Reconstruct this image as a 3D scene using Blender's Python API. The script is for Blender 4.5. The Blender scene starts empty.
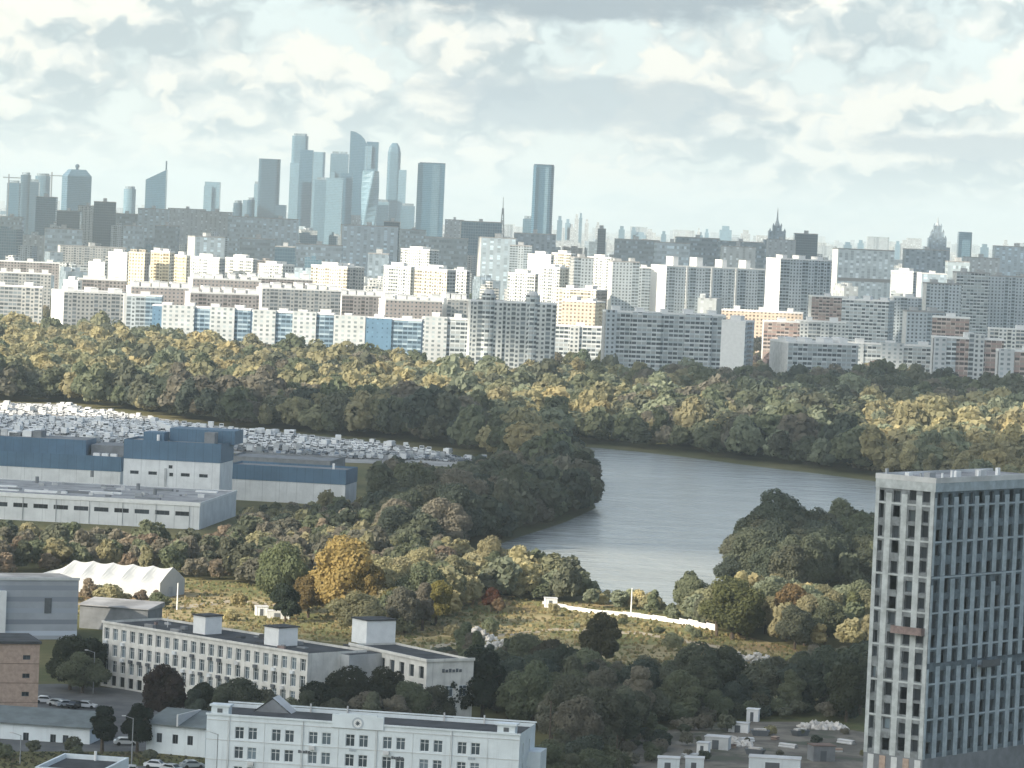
import bpy, math, random
import numpy as np
from mathutils import Vector, Matrix
random.seed(7); rng = np.random.default_rng(11)
R = math.radians
SC = bpy.context.scene
COL = SC.collection

# ------------------------------------------------------------------ camera
H = 100.0; FPX = 3960.0; HOR = 222.0; ROLL = math.atan(0.044)
PITCH = math.atan((384 - HOR) / FPX)
cF = Vector((0, math.cos(PITCH), -math.sin(PITCH)))
u0 = Vector((0, math.sin(PITCH), math.cos(PITCH))); r0 = Vector((1, 0, 0))
cR = r0 * math.cos(ROLL) + u0 * math.sin(ROLL)
cU = -r0 * math.sin(ROLL) + u0 * math.cos(ROLL)
cam = bpy.data.objects.new('camera', bpy.data.cameras.new('camera')); COL.objects.link(cam)
cam.data.sensor_width = 36; cam.data.lens = 36 * FPX / 1024
cam.data.clip_start = 1; cam.data.clip_end = 100000
m3 = Matrix((cR, cU, -cF)).transposed()
cam.matrix_world = Matrix.Translation((0, 0, H)) @ m3.to_4x4()
SC.camera = cam

# ------------------------------------------------------------------ light
SUN_AZ, SUN_EL = 238.0, 25.0            # compass style: 0 = straight ahead (+Y), 90 = +X
sv = Vector((math.sin(R(SUN_AZ)) * math.cos(R(SUN_EL)), math.cos(R(SUN_AZ)) * math.cos(R(SUN_EL)), math.sin(R(SUN_EL))))
sun = bpy.data.objects.new('sun', bpy.data.lights.new('sun', 'SUN')); COL.objects.link(sun)
sun.data.energy = 4.5; sun.data.angle = R(0.5); sun.data.color = (1.0, 0.89, 0.72)
sun.rotation_mode = 'QUATERNION'; sun.rotation_quaternion = sv.to_track_quat('Z', 'Y')
SKY_STRENGTH = 0.10
SC.view_settings.view_transform = 'Standard'; SC.view_settings.look = 'None'
SC.view_settings.gamma = 1; SC.view_settings.use_curve_mapping = False
SC.view_settings.exposure = 0.94
SC.render.engine = 'CYCLES'
SC.cycles.use_denoising = True
SC.cycles.max_bounces = 6; SC.cycles.diffuse_bounces = 3; SC.cycles.glossy_bounces = 3
SC.cycles.transparent_max_bounces = 8; SC.cycles.volume_bounces = 1
HAZE_DENSITY = 5.2e-5

# ------------------------------------------------------------------ node helper
class NT:
    def __init__(s, tree): s.t = tree; s.n = tree.nodes; s.l = tree.links
    def new(s, typ, **kw):
        n = s.n.new(typ)
        for k, v in kw.items(): setattr(n, k, v)
        return n
    def put(s, sock, v):
        if isinstance(v, bpy.types.NodeSocket): s.l.new(v, sock)
        elif isinstance(v, (tuple, list)) and sock.type == 'RGBA' and len(v) == 3: sock.default_value = (*v, 1)
        else: sock.default_value = v
    def m(s, op, a, b=0.0, c=None, clamp=False):
        n = s.new('ShaderNodeMath', operation=op); n.use_clamp = clamp
        s.put(n.inputs[0], a); s.put(n.inputs[1], b)
        if c is not None: s.put(n.inputs[2], c)
        return n.outputs[0]
    def mix(s, f, a, b, blend='MIX'):
        n = s.new('ShaderNodeMix', data_type='RGBA', blend_type=blend)
        s.put(n.inputs[0], f); s.put(n.inputs[6], a); s.put(n.inputs[7], b)
        return n.outputs[2]
    def xyz(s, x, y, z=0.0):
        n = s.new('ShaderNodeCombineXYZ')
        for i, v in enumerate((x, y, z)): s.put(n.inputs[i], v)
        return n.outputs[0]
    def sep(s, v):
        n = s.new('ShaderNodeSeparateXYZ'); s.l.new(v, n.inputs[0]); return n.outputs
    def noise(s, vec, scale=1.0, detail=4.0, rough=0.55, dist=0.0):
        n = s.new('ShaderNodeTexNoise'); n.inputs['Scale'].default_value = scale
        n.inputs['Detail'].default_value = detail; n.inputs['Roughness'].default_value = rough
        n.inputs['Distortion'].default_value = dist
        if vec is not None: s.l.new(vec, n.inputs['Vector'])
        return n.outputs[0]
    def ramp(s, f, a, b):                    # linear step a..b, clamped 0..1
        n = s.new('ShaderNodeMapRange'); n.interpolation_type = 'SMOOTHSTEP'
        s.put(n.inputs[0], f); s.put(n.inputs[1], a); s.put(n.inputs[2], b)
        return n.outputs[0]

# ------------------------------------------------------------------ world: Nishita sky with cloud decks
W = bpy.data.worlds.new('World'); SC.world = W; W.use_nodes = True
t = NT(W.node_tree); t.n.clear()
sky = t.new('ShaderNodeTexSky', sky_type='NISHITA'); sky.sun_disc = False
sky.sun_elevation = R(SUN_EL); sky.sun_rotation = R(SUN_AZ); sky.altitude = 150; sky.air_density = 1.0; sky.dust_density = 1.5
tc = t.new('ShaderNodeTexCoord').outputs['Generated']
dx, dy, dz = t.sep(tc)
az = t.m('MULTIPLY', t.m('ARCTAN2', dx, dy), 57.2958)
el = t.m('MULTIPLY', t.m('ARCSINE', dz), 57.2958)
hz = t.m('POWER', t.m('MAXIMUM', el, 0.02), 0.75)       # decks get thinner towards the horizon
wn_ = t.new('ShaderNodeTexNoise', noise_dimensions='2D'); wn_.inputs['Scale'].default_value = 1.5; wn_.inputs['Detail'].default_value = 3.0
t.l.new(t.xyz(az, t.m('MULTIPLY', hz, 2.3)), wn_.inputs['Vector'])
wr, wg, wb2 = t.sep(wn_.outputs[1])
def puff(oa, oe):                                        # cumulus density at a shifted direction
    px_ = t.m('ADD', az, t.m('ADD', t.m('MULTIPLY', wr, 0.55), oa)); py_ = t.m('ADD', t.m('MULTIPLY', t.m('ADD', hz, oe), 2.3), t.m('MULTIPLY', wg, 0.55))
    p = t.xyz(px_, py_)
    n_ = t.new('ShaderNodeTexNoise', noise_dimensions='2D'); n_.inputs['Scale'].default_value = 0.5; n_.inputs['Detail'].default_value = 4.0; n_.inputs['Roughness'].default_value = 0.55; t.l.new(p, n_.inputs['Vector'])
    v = t.new('ShaderNodeTexVoronoi', feature='F1', voronoi_dimensions='2D'); v.inputs['Scale'].default_value = 1.3; v.inputs['Detail'].default_value = 2.0
    v.inputs['Roughness'].default_value = 0.5; t.l.new(p, v.inputs['Vector'])
    return t.m('ADD', n_.outputs[0], t.m('MULTIPLY', t.m('SUBTRACT', 0.45, v.outputs['Distance']), 0.26))
def blob(ca, ce, ra, re, soft=0.55):                    # a named cloud bank in the sky, degrees
    q = t.m('ADD', t.m('POWER', t.m('DIVIDE', t.m('SUBTRACT', az, ca), ra), 2.0), t.m('POWER', t.m('DIVIDE', t.m('SUBTRACT', el, ce), re), 2.0))
    w = t.m('MULTIPLY', t.m('SUBTRACT', rag, 0.5), 3.0)
    return t.ramp(t.m('ADD', q, w), 1.0 + soft, 1.0 - soft)
rag = t.noise(t.xyz(az, t.m('MULTIPLY', el, 2.5), 9.1), 1.1, 4.0, 0.6)
d0 = puff(0, 0); d1 = puff(-0.22, 0.16); d2 = puff(-0.55, 0.30)
cover = t.ramp(d0, 0.20, 0.38)
lit = t.m('ADD', t.m('MULTIPLY', t.m('SUBTRACT', d0, d1), 3.0), t.m('MULTIPLY', t.m('SUBTRACT', d0, d2), 1.8))
lit = t.m('ADD', lit, 0.52, clamp=True)
K = 1.0 / SKY_STRENGTH
def c3(r, g, b, k=1.0): return (r * K * k, g * K * k, b * K * k)
gap = t.mix(t.ramp(el, 0.0, 3.6), c3(0.56, 0.59, 0.545), c3(0.485, 0.555, 0.545))
ccol = t.mix(lit, c3(0.335, 0.39, 0.40), c3(0.565, 0.58, 0.54))
low = t.mix(cover, gap, ccol)
hl = t.ramp(t.m('SUBTRACT', d0, d2), 0.04, 0.14)
low = t.mix(t.m('MULTIPLY', hl, 0.6), low, c3(0.65, 0.63, 0.55))
bank = t.m('MAXIMUM', blob(0.9, 1.72, 2.4, 0.40), blob(6.6, 1.35, 1.8, 0.2))
low = t.mix(t.m('MULTIPLY', bank, 0.8), low, c3(0.315, 0.37, 0.392))
topb = blob(0.3, 3.30, 3.6, 0.36)
low = t.mix(t.m('MULTIPLY', topb, 0.95), low, c3(0.235, 0.28, 0.305))
haze_h = t.ramp(el, 1.2, -0.1)
low = t.mix(t.m('MULTIPLY', haze_h, 0.5), low, c3(0.53, 0.56, 0.52))
# overhead: broken clouds over the blue Nishita sky
oh = t.ramp(t.noise(t.xyz(t.m('DIVIDE', dx, t.m('ADD', dz, 0.12)), t.m('DIVIDE', dy, t.m('ADD', dz, 0.12)), 1.0), 1.3, 3.0), 0.42, 0.62)
high = t.mix(t.m('MULTIPLY', oh, 0.5), sky.outputs[0], c3(0.44, 0.50, 0.53))
sd = t.m('ADD', t.m('ADD', t.m('MULTIPLY', dx, sv.x), t.m('MULTIPLY', dy, sv.y)), t.m('MULTIPLY', dz, sv.z))
glow = t.m('POWER', t.m('MAXIMUM', sd, 0.0), 3.0)          # clouds are brighter towards the sun
high = t.mix(t.m('MULTIPLY', glow, 0.8), high, c3(1.6, 1.65, 1.62))
skyc = t.mix(t.ramp(el, 5.0, 12.0), low, high)
bg = t.new('ShaderNodeBackground'); t.l.new(skyc, bg.inputs[0]); bg.inputs[1].default_value = SKY_STRENGTH
wo = t.new('ShaderNodeOutputWorld'); t.l.new(bg.outputs[0], wo.inputs[0])

# ------------------------------------------------------------------ projection helpers (pixel of the photo <-> place on the ground)
def ray(px, py): return cF + cR * ((px - 512) / FPX) + cU * ((384 - py) / FPX)
def at(px, py, D):
    d = ray(px, py); k = D / d.y
    return Vector((d.x * k, D, H + d.z * k))
def gnd(px, py, z=0.0):
    d = ray(px, py); k = (z - H) / d.z
    return Vector((d.x * k, d.y * k, z))
def proj(x, y, z=0.0):
    v = Vector((x, y, z - H)); f = v.dot(cF)
    return 512 + FPX * v.dot(cR) / f, 384 - FPX * v.dot(cU) / f
def inside(poly, x, y):
    c = False; n = len(poly); j = n - 1
    for i in range(n):
        xi, yi = poly[i][0], poly[i][1]; xj, yj = poly[j][0], poly[j][1]
        if (yi > y) != (yj > y) and x < (xj - xi) * (y - yi) / (yj - yi) + xi: c = not c
        j = i
    return c

# ------------------------------------------------------------------ mesh builder
class MB:
    def __init__(s): s.v = []; s.f = []; s.uv = []; s.mi = []
    def face(s, pts, uv, m=0):
        i = len(s.v); s.v += [tuple(p) for p in pts]; s.f.append(tuple(range(i, i + len(pts)))); s.uv += uv; s.mi.append(m)
    def box(s, x0, x1, y0, y1, z0, z1, m=0, mt=None, me=None, bottom=False):
        mt = m if mt is None else mt; me = m if me is None else me
        w, d, h = x1 - x0, y1 - y0, z1 - z0
        s.face([(x0, y0, z0), (x1, y0, z0), (x1, y0, z1), (x0, y0, z1)], [(0, 0), (w, 0), (w, h), (0, h)], m)
        s.face([(x1, y0, z0), (x1, y1, z0), (x1, y1, z1), (x1, y0, z1)], [(0, 0), (d, 0), (d, h), (0, h)], me)
        s.face([(x1, y1, z0), (x0, y1, z0), (x0, y1, z1), (x1, y1, z1)], [(0, 0), (w, 0), (w, h), (0, h)], m)
        s.face([(x0, y1, z0), (x0, y0, z0), (x0, y0, z1), (x0, y1, z1)], [(0, 0), (d, 0), (d, h), (0, h)], me)
        s.face([(x0, y0, z1), (x1, y0, z1), (x1, y1, z1), (x0, y1, z1)], [(0, 0), (w, 0), (w, d), (0, d)], mt)
        if bottom: s.face([(x0, y1, z0), (x1, y1, z0), (x1, y0, z0), (x0, y0, z0)], [(0, 0), (w, 0), (w, d), (0, d)], mt)
    def prism(s, poly, z0, z1, m=0, mt=None, top=None):   # poly counter clockwise seen from above; z1 number or per-vertex list; top = other outline
        mt = m if mt is None else mt; n = len(poly); tp = top or poly
        zt = z1 if isinstance(z1, (list, tuple)) else [z1] * n
        u = 0.0
        for i in range(n):
            j = (i + 1) % n; a, b = poly[i], poly[j]; L = math.hypot(b[0] - a[0], b[1] - a[1])
            s.face([(a[0], a[1], z0), (b[0], b[1], z0), (tp[j][0], tp[j][1], zt[j]), (tp[i][0], tp[i][1], zt[i])], [(u, 0), (u + L, 0), (u + L, zt[j] - z0), (u, zt[i] - z0)], m)
            u += L
        s.face([(tp[i][0], tp[i][1], zt[i]) for i in range(n)], [tp[i] for i in range(n)], mt)
    def cyl(s, cx, cy, r, z0, z1, n=14, r2=None, m=0, mt=None):
        r2 = r if r2 is None else r2
        p = [(cx + r * math.cos(2 * math.pi * i / n), cy + r * math.sin(2 * math.pi * i / n)) for i in range(n)]
        q = [(cx + r2 * math.cos(2 * math.pi * i / n), cy + r2 * math.sin(2 * math.pi * i / n)) for i in range(n)]
        s.prism(p, z0, z1, m, mt, q)
    def tube(s, a, b, r0, r1=None, n=6, m=0):
        a, b = Vector(a), Vector(b); r1 = r0 if r1 is None else r1
        ax = (b - a).normalized(); k = Vector((0, 0, 1)) if abs(ax.z) < 0.9 else Vector((1, 0, 0))
        e = ax.cross(k).normalized(); g = ax.cross(e)
        P = lambda c, r, i: c + (e * math.cos(2 * math.pi * i / n) + g * math.sin(2 * math.pi * i / n)) * r
        for i in range(n):
            s.face([P(a, r0, i), P(b, r1, i), P(b, r1, i + 1), P(a, r0, i + 1)], [(0, 0)] * 4, m)
        s.face([P(b, r1, -i) for i in range(n)], [(0, 0)] * n, m)
    def wall(s, O, X, w, z0, z1, holes, dep=0.18, m=0):    # wall along X from O with real openings; holes (u0,u1,v0,v1)
        O, X = Vector(O), Vector(X).normalized(); N = Vector((X.y, -X.x, 0))
        us = sorted({0.0, w, *[h[0] for h in holes], *[h[1] for h in holes]})
        vs = sorted({z0, z1, *[h[2] for h in holes], *[h[3] for h in holes]})
        P = lambda u, v, d=0.0: O + X * u - N * d + Vector((0, 0, v))
        for i in range(len(us) - 1):
            uc = (us[i] + us[i + 1]) / 2
            hh = [h for h in holes if h[0] < uc < h[1]]; run = z0
            for j in range(len(vs) - 1):
                vc = (vs[j] + vs[j + 1]) / 2
                if any(h[2] < vc < h[3] for h in hh): continue
                a, b, c, d = us[i], us[i + 1], vs[j], vs[j + 1]
                s.face([P(a, c), P(b, c), P(b, d), P(a, d)], [(a, c), (b, c), (b, d), (a, d)], m)
        for (a, b, c, d) in holes:
            for p, q in (((a, c), (b, c)), ((b, c), (b, d)), ((b, d), (a, d)), ((a, d), (a, c))):
                s.face([P(*p), P(*p, dep), P(*q, dep), P(*q)], [(0, 0)] * 4, m)
    def build(s, name, mats, parent=None, smooth=False):
        me = bpy.data.meshes.new(name); me.from_pydata(s.v, [], s.f)
        uvl = me.uv_layers.new(name='UVMap'); uvl.data.foreach_set('uv', [c for p in s.uv for c in p])
        me.polygons.foreach_set('material_index', s.mi)
        if smooth: me.polygons.foreach_set('use_smooth', [True] * len(s.f))
        for mm in (mats if isinstance(mats, (list, tuple)) else [mats]): me.materials.append(mm)
        return link(name, me, parent)
def link(name, data, parent=None):
    o = bpy.data.objects.new(name, data); COL.objects.link(o)
    if parent is not None: o.parent = parent
    return o
def tag(o, label=None, cat=None, group=None, kind=None):
    for k, v in (('label', label), ('category', cat), ('group', group), ('kind', kind)):
        if v: o[k] = v
    return o
def thing(name, label, cat, loc=(0, 0, 0), rz=0.0, group=None):
    o = bpy.data.objects.new(name, None); COL.objects.link(o); o.location = loc; o.rotation_euler = (0, 0, rz)
    return tag(o, label, cat, group)
FOOT = []                                                # footprints that trees keep out of
def foot(o, x0, x1, y0, y1, g=2.5):
    c, s_ = math.cos(o.rotation_euler.z), math.sin(o.rotation_euler.z)
    P = [(o.location.x + c * x - s_ * y, o.location.y + s_ * x + c * y) for x, y in ((x0 - g, y0 - g), (x1 + g, y0 - g), (x1 + g, y1 + g), (x0 - g, y1 + g))]
    FOOT.append((min(p[0] for p in P), max(p[0] for p in P), min(p[1] for p in P), max(p[1] for p in P), P))
def blocked(x, y):
    return any(a < x < b and c < y < d and inside(P, x, y) for a, b, c, d, P in FOOT)

# ------------------------------------------------------------------ materials
M = {}
def newmat(name):
    m = bpy.data.materials.new(name); m.use_nodes = True; n = NT(m.node_tree)
    return m, n, m.node_tree.nodes['Principled BSDF']
def plain(name, c, rough=0.75, spec=0.3, var=0.15, scale=0.25, metal=0.0, streak=0.0, seam=0.0):
    m, n, b = newmat(name)
    g = n.new('ShaderNodeTexCoord').outputs['Object']
    f = n.noise(g, scale, 6.0, 0.62)
    lo = tuple(x * (1 - var) for x in c); hi = tuple(min(1, x * (1 + var)) for x in c)
    k = n.mix(n.ramp(f, 0.3, 0.7), lo, hi)
    if streak:                                            # rain streaks and stains running down the wall
        x, y, z = n.sep(g); f2 = n.noise(n.xyz(x, y, n.m('MULTIPLY', z, 0.07)), 1.1, 5.0, 0.7)
        k = n.mix(n.m('MULTIPLY', n.ramp(f2, 0.50, 0.74), streak), k, tuple(v * 0.55 for v in c))
    if seam:                                              # cladding joints
        u, v, _ = n.sep(n.new('ShaderNodeUVMap').outputs[0])
        k = n.mix(n.m('MULTIPLY', n.m('LESS_THAN', n.m('FRACT', n.m('DIVIDE', u, seam)), 0.16 / seam), 0.45), k, tuple(w_ * 0.45 for w_ in c))
    n.put(b.inputs['Base Color'], k)
    b.inputs['Roughness'].default_value = rough; b.inputs['Specular IOR Level'].default_value = spec; b.inputs['Metallic'].default_value = metal
    M[name] = m; return m
def facade(name, wall, glass=(0.06, 0.075, 0.085), bay=3.2, flo=2.9, ww=0.5, wh=0.52, style='win', alt=None, rough=0.7, gr=0.2):
    m, n, b = newmat(name)
    uv = n.new('ShaderNodeUVMap').outputs[0]; u, v, _ = n.sep(uv)
    rnd = n.new('ShaderNodeObjectInfo').outputs['Random']
    ub = n.m('DIVIDE', u, bay); vb = n.m('DIVIDE', v, flo)
    fu, fv = n.m('FRACT', ub), n.m('FRACT', vb)
    wn = n.new('ShaderNodeTexWhiteNoise', noise_dimensions='3D')
    n.l.new(n.xyz(n.m('FLOOR', ub), n.m('FLOOR', vb), n.m('MULTIPLY', rnd, 37.0)), wn.inputs[0]); wr = wn.outputs[0]
    wn2 = n.new('ShaderNodeTexWhiteNoise', noise_dimensions='3D')
    n.l.new(n.xyz(n.m('FLOOR', ub), 5.0, n.m('MULTIPLY', rnd, 37.0)), wn2.inputs[0])
    inu = lambda c, w: n.m('LESS_THAN', n.m('ABSOLUTE', n.m('SUBTRACT', fu, c)), w / 2)
    inv = lambda c, w: n.m('LESS_THAN', n.m('ABSOLUTE', n.m('SUBTRACT', fv, c)), w / 2)
    ob = n.new('ShaderNodeTexCoord').outputs['Object']
    dirt = n.noise(ob, 0.12, 6.0, 0.65)
    wc = n.mix(n.ramp(dirt, 0.3, 0.72), tuple(x * 0.86 for x in wall), tuple(min(1, x * 1.1) for x in wall))
    alt = alt or tuple(x * 0.7 for x in wall)
    lite = tuple(min(1.0, x * 2.6 + 0.06) for x in glass)
    gl = n.mix(n.m('POWER', wr, 2.2), glass, lite)
    if style == 'win': mask = n.m('MULTIPLY', inu(0.5, ww), inv(0.55, wh))
    elif style == 'balc':
        par = n.m('GREATER_THAN', fv, 0.42)
        mask = n.m('MULTIPLY', par, inu(0.5, 0.88))
        wc = n.mix(n.m('MULTIPLY', n.m('LESS_THAN', fv, 0.42), n.m('GREATER_THAN', wr, 0.55)), wc, alt)
        gl = n.mix(n.m('GREATER_THAN', wr, 0.6), gl, tuple(min(1, x * 0.62) for x in wall))
    elif style == 'mixed':                               # columns of windows with some columns of glazed balconies
        bc = n.m('GREATER_THAN', wn2.outputs[0], 0.55)
        win = n.m('MULTIPLY', inu(0.5, ww), inv(0.55, wh))
        blc = n.m('MULTIPLY', n.m('GREATER_THAN', fv, 0.40), inu(0.5, 0.86))
        mask = n.m('ADD', n.m('MULTIPLY', bc, blc), n.m('MULTIPLY', n.m('SUBTRACT', 1.0, bc), win))
        wc = n.mix(n.m('MULTIPLY', bc, 0.8), wc, alt)
    elif style == 'strip': mask = n.m('MULTIPLY', inv(0.55, wh), inu(0.5, 0.94))
    elif style == 'vert': mask = n.m('MULTIPLY', inu(0.5, ww), n.m('GREATER_THAN', fv, 0.12))
    else:                                                # curtain wall
        mask = n.m('MULTIPLY', n.m('GREATER_THAN', fv, 0.2), inu(0.5, ww))
        gl = n.mix(n.m('MULTIPLY', wr, 0.5), glass, tuple(x * 1.7 for x in glass))
    n.put(b.inputs['Base Color'], n.mix(mask, wc, gl))
    n.put(b.inputs['Roughness'], n.m('ADD', n.m('MULTIPLY', mask, gr - rough), rough))
    b.inputs['Specular IOR Level'].default_value = 0.5 if style == 'curtain' else 0.35
    M[name] = m; return m
plain('white_render', (0.70, 0.71, 0.70), 0.8, 0.2, 0.10, 0.2, 0, .35, 6.0)
plain('cream_render', (0.66, 0.64, 0.59), 0.85, 0.2, 0.14, 0.35, 0, .5)
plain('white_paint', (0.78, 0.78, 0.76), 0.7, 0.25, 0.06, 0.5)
plain('cool_white', (0.67, 0.72, 0.735), 0.8, 0.2, 0.08, 0.25, 0, .28)
plain('grey_concrete', (0.40, 0.41, 0.41), 0.85, 0.2, 0.18, 0.3)
plain('pale_concrete', (0.55, 0.56, 0.55), 0.85, 0.2, 0.14, 0.3)
plain('dark_concrete', (0.20, 0.21, 0.22), 0.85, 0.2, 0.18, 0.3)
plain('bitumen', (0.055, 0.058, 0.062), 0.9, 0.2, 0.35, 0.25)
plain('roof_grey', (0.30, 0.30, 0.30), 0.9, 0.2, 0.3, 0.12)
plain('roof_light', (0.58, 0.58, 0.57), 0.9, 0.2, 0.2, 0.12)
plain('roof_green', (0.13, 0.15, 0.15), 0.7, 0.3, 0.2, 0.3)
plain('roof_brown', (0.17, 0.12, 0.10), 0.9, 0.2, 0.25, 0.2)
plain('blue_cladding', (0.08, 0.155, 0.235), 0.55, 0.35, 0.16, 0.08, 0, .4, 3.0)
plain('blue_panel', (0.12, 0.26, 0.40), 0.6, 0.3, 0.12, 0.1)
plain('brick_beige', (0.40, 0.30, 0.24), 0.9, 0.15, 0.15, 1.2)
plain('frame_white', (0.70, 0.72, 0.72), 0.5, 0.4, 0.05, 1.0)
plain('frame_dark', (0.10, 0.11, 0.12), 0.6, 0.3, 0.1, 1.0)
plain('steel', (0.32, 0.33, 0.34), 0.5, 0.5, 0.1, 1.0, 0.5)
plain('rust_red', (0.24, 0.18, 0.165), 0.8, 0.2, 0.25, 0.8)
plain('bark', (0.09, 0.07, 0.055), 0.95, 0.1, 0.3, 2.0)
plain('tent_white', (0.47, 0.48, 0.47), 0.6, 0.3, 0.04, 0.4)
plain('rubble_pale', (0.52, 0.49, 0.45), 0.95, 0.1, 0.3, 0.6)
plain('tyre', (0.02, 0.02, 0.02), 0.9)
plain('tower_grey', (0.19, 0.205, 0.21), 0.85, 0.2, 0.4, 0.5); plain('tower_blue_shade', (0.115, 0.145, 0.165), 0.8, 0.25, 0.4, 0.4); plain('pier_blue_shade', (0.36, 0.415, 0.445), 0.8, 0.25, 0.2, 0.5); plain('pier_pale', (0.44, 0.465, 0.46), 0.8, 0.2, 0.2, 0.5)  # bluish pair: darker copies for the right face, its shade put into the colour
plain('emblem_dark', (0.05, 0.07, 0.09), 0.6)
plain('emblem_grey', (0.42, 0.46, 0.49), 0.7)
def glassmat(name, c, rough=0.08):
    m, n, b = newmat(name)
    oi = n.new('ShaderNodeObjectInfo').outputs['Random']
    n.put(b.inputs['Base Color'], n.mix(n.m('POWER', oi, 2.0), c, tuple(x * 3.5 + (0.03 if name == 'pane' else 0.01) for x in c)))
    b.inputs['Roughness'].default_value = rough; b.inputs['Specular IOR Level'].default_value = 0.5
    M[name] = m; return m
glassmat('pane', (0.045, 0.06, 0.07)); glassmat('pane_dark', (0.014, 0.018, 0.022), 0.3); M['pane_dark'].node_tree.nodes['Principled BSDF'].inputs['Specular IOR Level'].default_value = 0.2
facade('f_grey', (0.42, 0.42, 0.41), alt=(0.34, 0.35, 0.36), style='mixed')
facade('f_greyblue', (0.45, 0.50, 0.53), alt=(0.34, 0.40, 0.44), style='mixed', ww=0.46)
facade('f_pale', (0.56, 0.58, 0.57), alt=(0.40, 0.43, 0.44), style='mixed')
facade('f_palebalc', (0.62, 0.65, 0.65), style='balc', alt=(0.45, 0.5, 0.52))
facade('f_greybalc', (0.54, 0.58, 0.59), style='balc', alt=(0.38, 0.43, 0.45))
facade('f_bluebalc', (0.20, 0.29, 0.37), style='balc', alt=(0.36, 0.46, 0.53), glass=(0.04, 0.07, 0.10))
facade('f_bluewall', (0.11, 0.21, 0.315), style='win', ww=0.3, wh=0.36, glass=(0.04, 0.09, 0.14))
facade('f_white', (0.52, 0.545, 0.55), style='win', ww=0.46, wh=0.5, bay=4.0, glass=(0.15, 0.18, 0.19))
facade('f_whitemix', (0.74, 0.74, 0.70), style='mixed', alt=(0.58, 0.57, 0.53))
facade('f_cream', (0.70, 0.66, 0.56), style='mixed', alt=(0.62, 0.56, 0.46), glass=(0.12, 0.11, 0.09))
facade('f_yellow', (0.70, 0.62, 0.46), style='mixed', alt=(0.66, 0.55, 0.38), glass=(0.14, 0.12, 0.08))
facade('f_orange', (0.60, 0.49, 0.39), style='win', glass=(0.12, 0.1, 0.08))
facade('f_pink', (0.50, 0.42, 0.38), style='balc', alt=(0.36, 0.25, 0.22), glass=(0.07, 0.06, 0.06))
facade('f_brown', (0.34, 0.31, 0.30), style='mixed', alt=(0.26, 0.22, 0.21), glass=(0.05, 0.05, 0.05))
facade('f_brownlow', (0.42, 0.37, 0.35), style='win', ww=0.4, wh=0.45)
facade('f_dark', (0.20, 0.25, 0.285), style='strip', wh=0.5, flo=6.8, glass=(0.13, 0.165, 0.19))
facade('f_strip', (0.38, 0.45, 0.49), style='strip', wh=0.5, flo=7.2, glass=(0.24, 0.29, 0.32))
facade('f_vert', (0.40, 0.48, 0.53), style='vert', bay=9.0, ww=0.45, glass=(0.26, 0.32, 0.36))
facade('f_vertdark', (0.22, 0.28, 0.33), style='vert', bay=7.0, ww=0.5, glass=(0.13, 0.165, 0.195))
facade('g_blue', (0.10, 0.19, 0.26), (0.03, 0.085, 0.135), bay=3.0, flo=4.0, ww=0.9, style='curtain', rough=0.3, gr=0.12)
facade('g_dark', (0.06, 0.115, 0.16), (0.02, 0.05, 0.08), bay=3.0, flo=4.0, ww=0.9, style='curtain', rough=0.3, gr=0.12)
facade('g_light', (0.24, 0.35, 0.42), (0.11, 0.20, 0.26), bay=3.0, flo=4.0, ww=0.88, style='curtain', rough=0.35, gr=0.15)
facade('g_mid', (0.15, 0.24, 0.30), (0.06, 0.125, 0.175), bay=3.4, flo=4.0, ww=0.85, style='curtain', rough=0.35, gr=0.15)
facade('f_stone', (0.40, 0.43, 0.44), style='vert', bay=8.0, ww=0.36, glass=(0.26, 0.28, 0.29))
facade('clad_stripe', (0.36, 0.38, 0.41), style='strip', bay=60, flo=2.6, wh=0.42, glass=(0.22, 0.24, 0.27), rough=0.6, gr=0.6)

def surf(name, build):
    m, n, b = newmat(name); build(n, b); M[name] = m; return m
def _grass(n, b):
    p = n.new('ShaderNodeTexCoord').outputs['Object']
    a = n.noise(p, 0.02, 6, 0.6); c = n.noise(p, 0.35, 6, 0.7)
    k = n.mix(n.ramp(a, 0.38, 0.62), (0.075, 0.085, 0.035), (0.16, 0.14, 0.065))
    n.put(b.inputs['Base Color'], n.mix(n.ramp(c, 0.35, 0.7), k, (0.11, 0.105, 0.05))); b.inputs['Roughness'].default_value = 0.95; b.inputs['Specular IOR Level'].default_value = 0.1
surf('ground_grass', _grass)
def _meadow(n, b):
    p = n.new('ShaderNodeTexCoord').outputs['Object']
    a = n.noise(p, 0.03, 8, 0.65, 0.6); c = n.noise(p, 0.5, 6, 0.7); e = n.noise(p, 0.012, 5, 0.6)
    k = n.mix(n.ramp(a, 0.40, 0.60), (0.15, 0.155, 0.065), (0.34, 0.275, 0.15))
    k = n.mix(n.ramp(e, 0.52, 0.66), k, (0.20, 0.12, 0.06))
    n.put(b.inputs['Base Color'], n.mix(n.m('MULTIPLY', n.ramp(c, 0.5, 0.75), 0.6), k, (0.07, 0.075, 0.03))); b.inputs['Roughness'].default_value = 0.95; b.inputs['Specular IOR Level'].default_value = 0.1
surf('ground_meadow', _meadow)
def _asph(n, b):
    p = n.new('ShaderNodeTexCoord').outputs['Object']
    n.put(b.inputs['Base Color'], n.mix(n.ramp(n.noise(p, 0.12, 8, 0.7), 0.35, 0.7), (0.06, 0.063, 0.066), (0.12, 0.12, 0.118))); b.inputs['Roughness'].default_value = 0.9
surf('asphalt', _asph)
def _lot(n, b):
    p = n.new('ShaderNodeTexCoord').outputs['Object']
    n.put(b.inputs['Base Color'], n.mix(n.ramp(n.noise(p, 0.05, 8, 0.7), 0.35, 0.7), (0.20, 0.20, 0.195), (0.38, 0.37, 0.35))); b.inputs['Roughness'].default_value = 0.9
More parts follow.
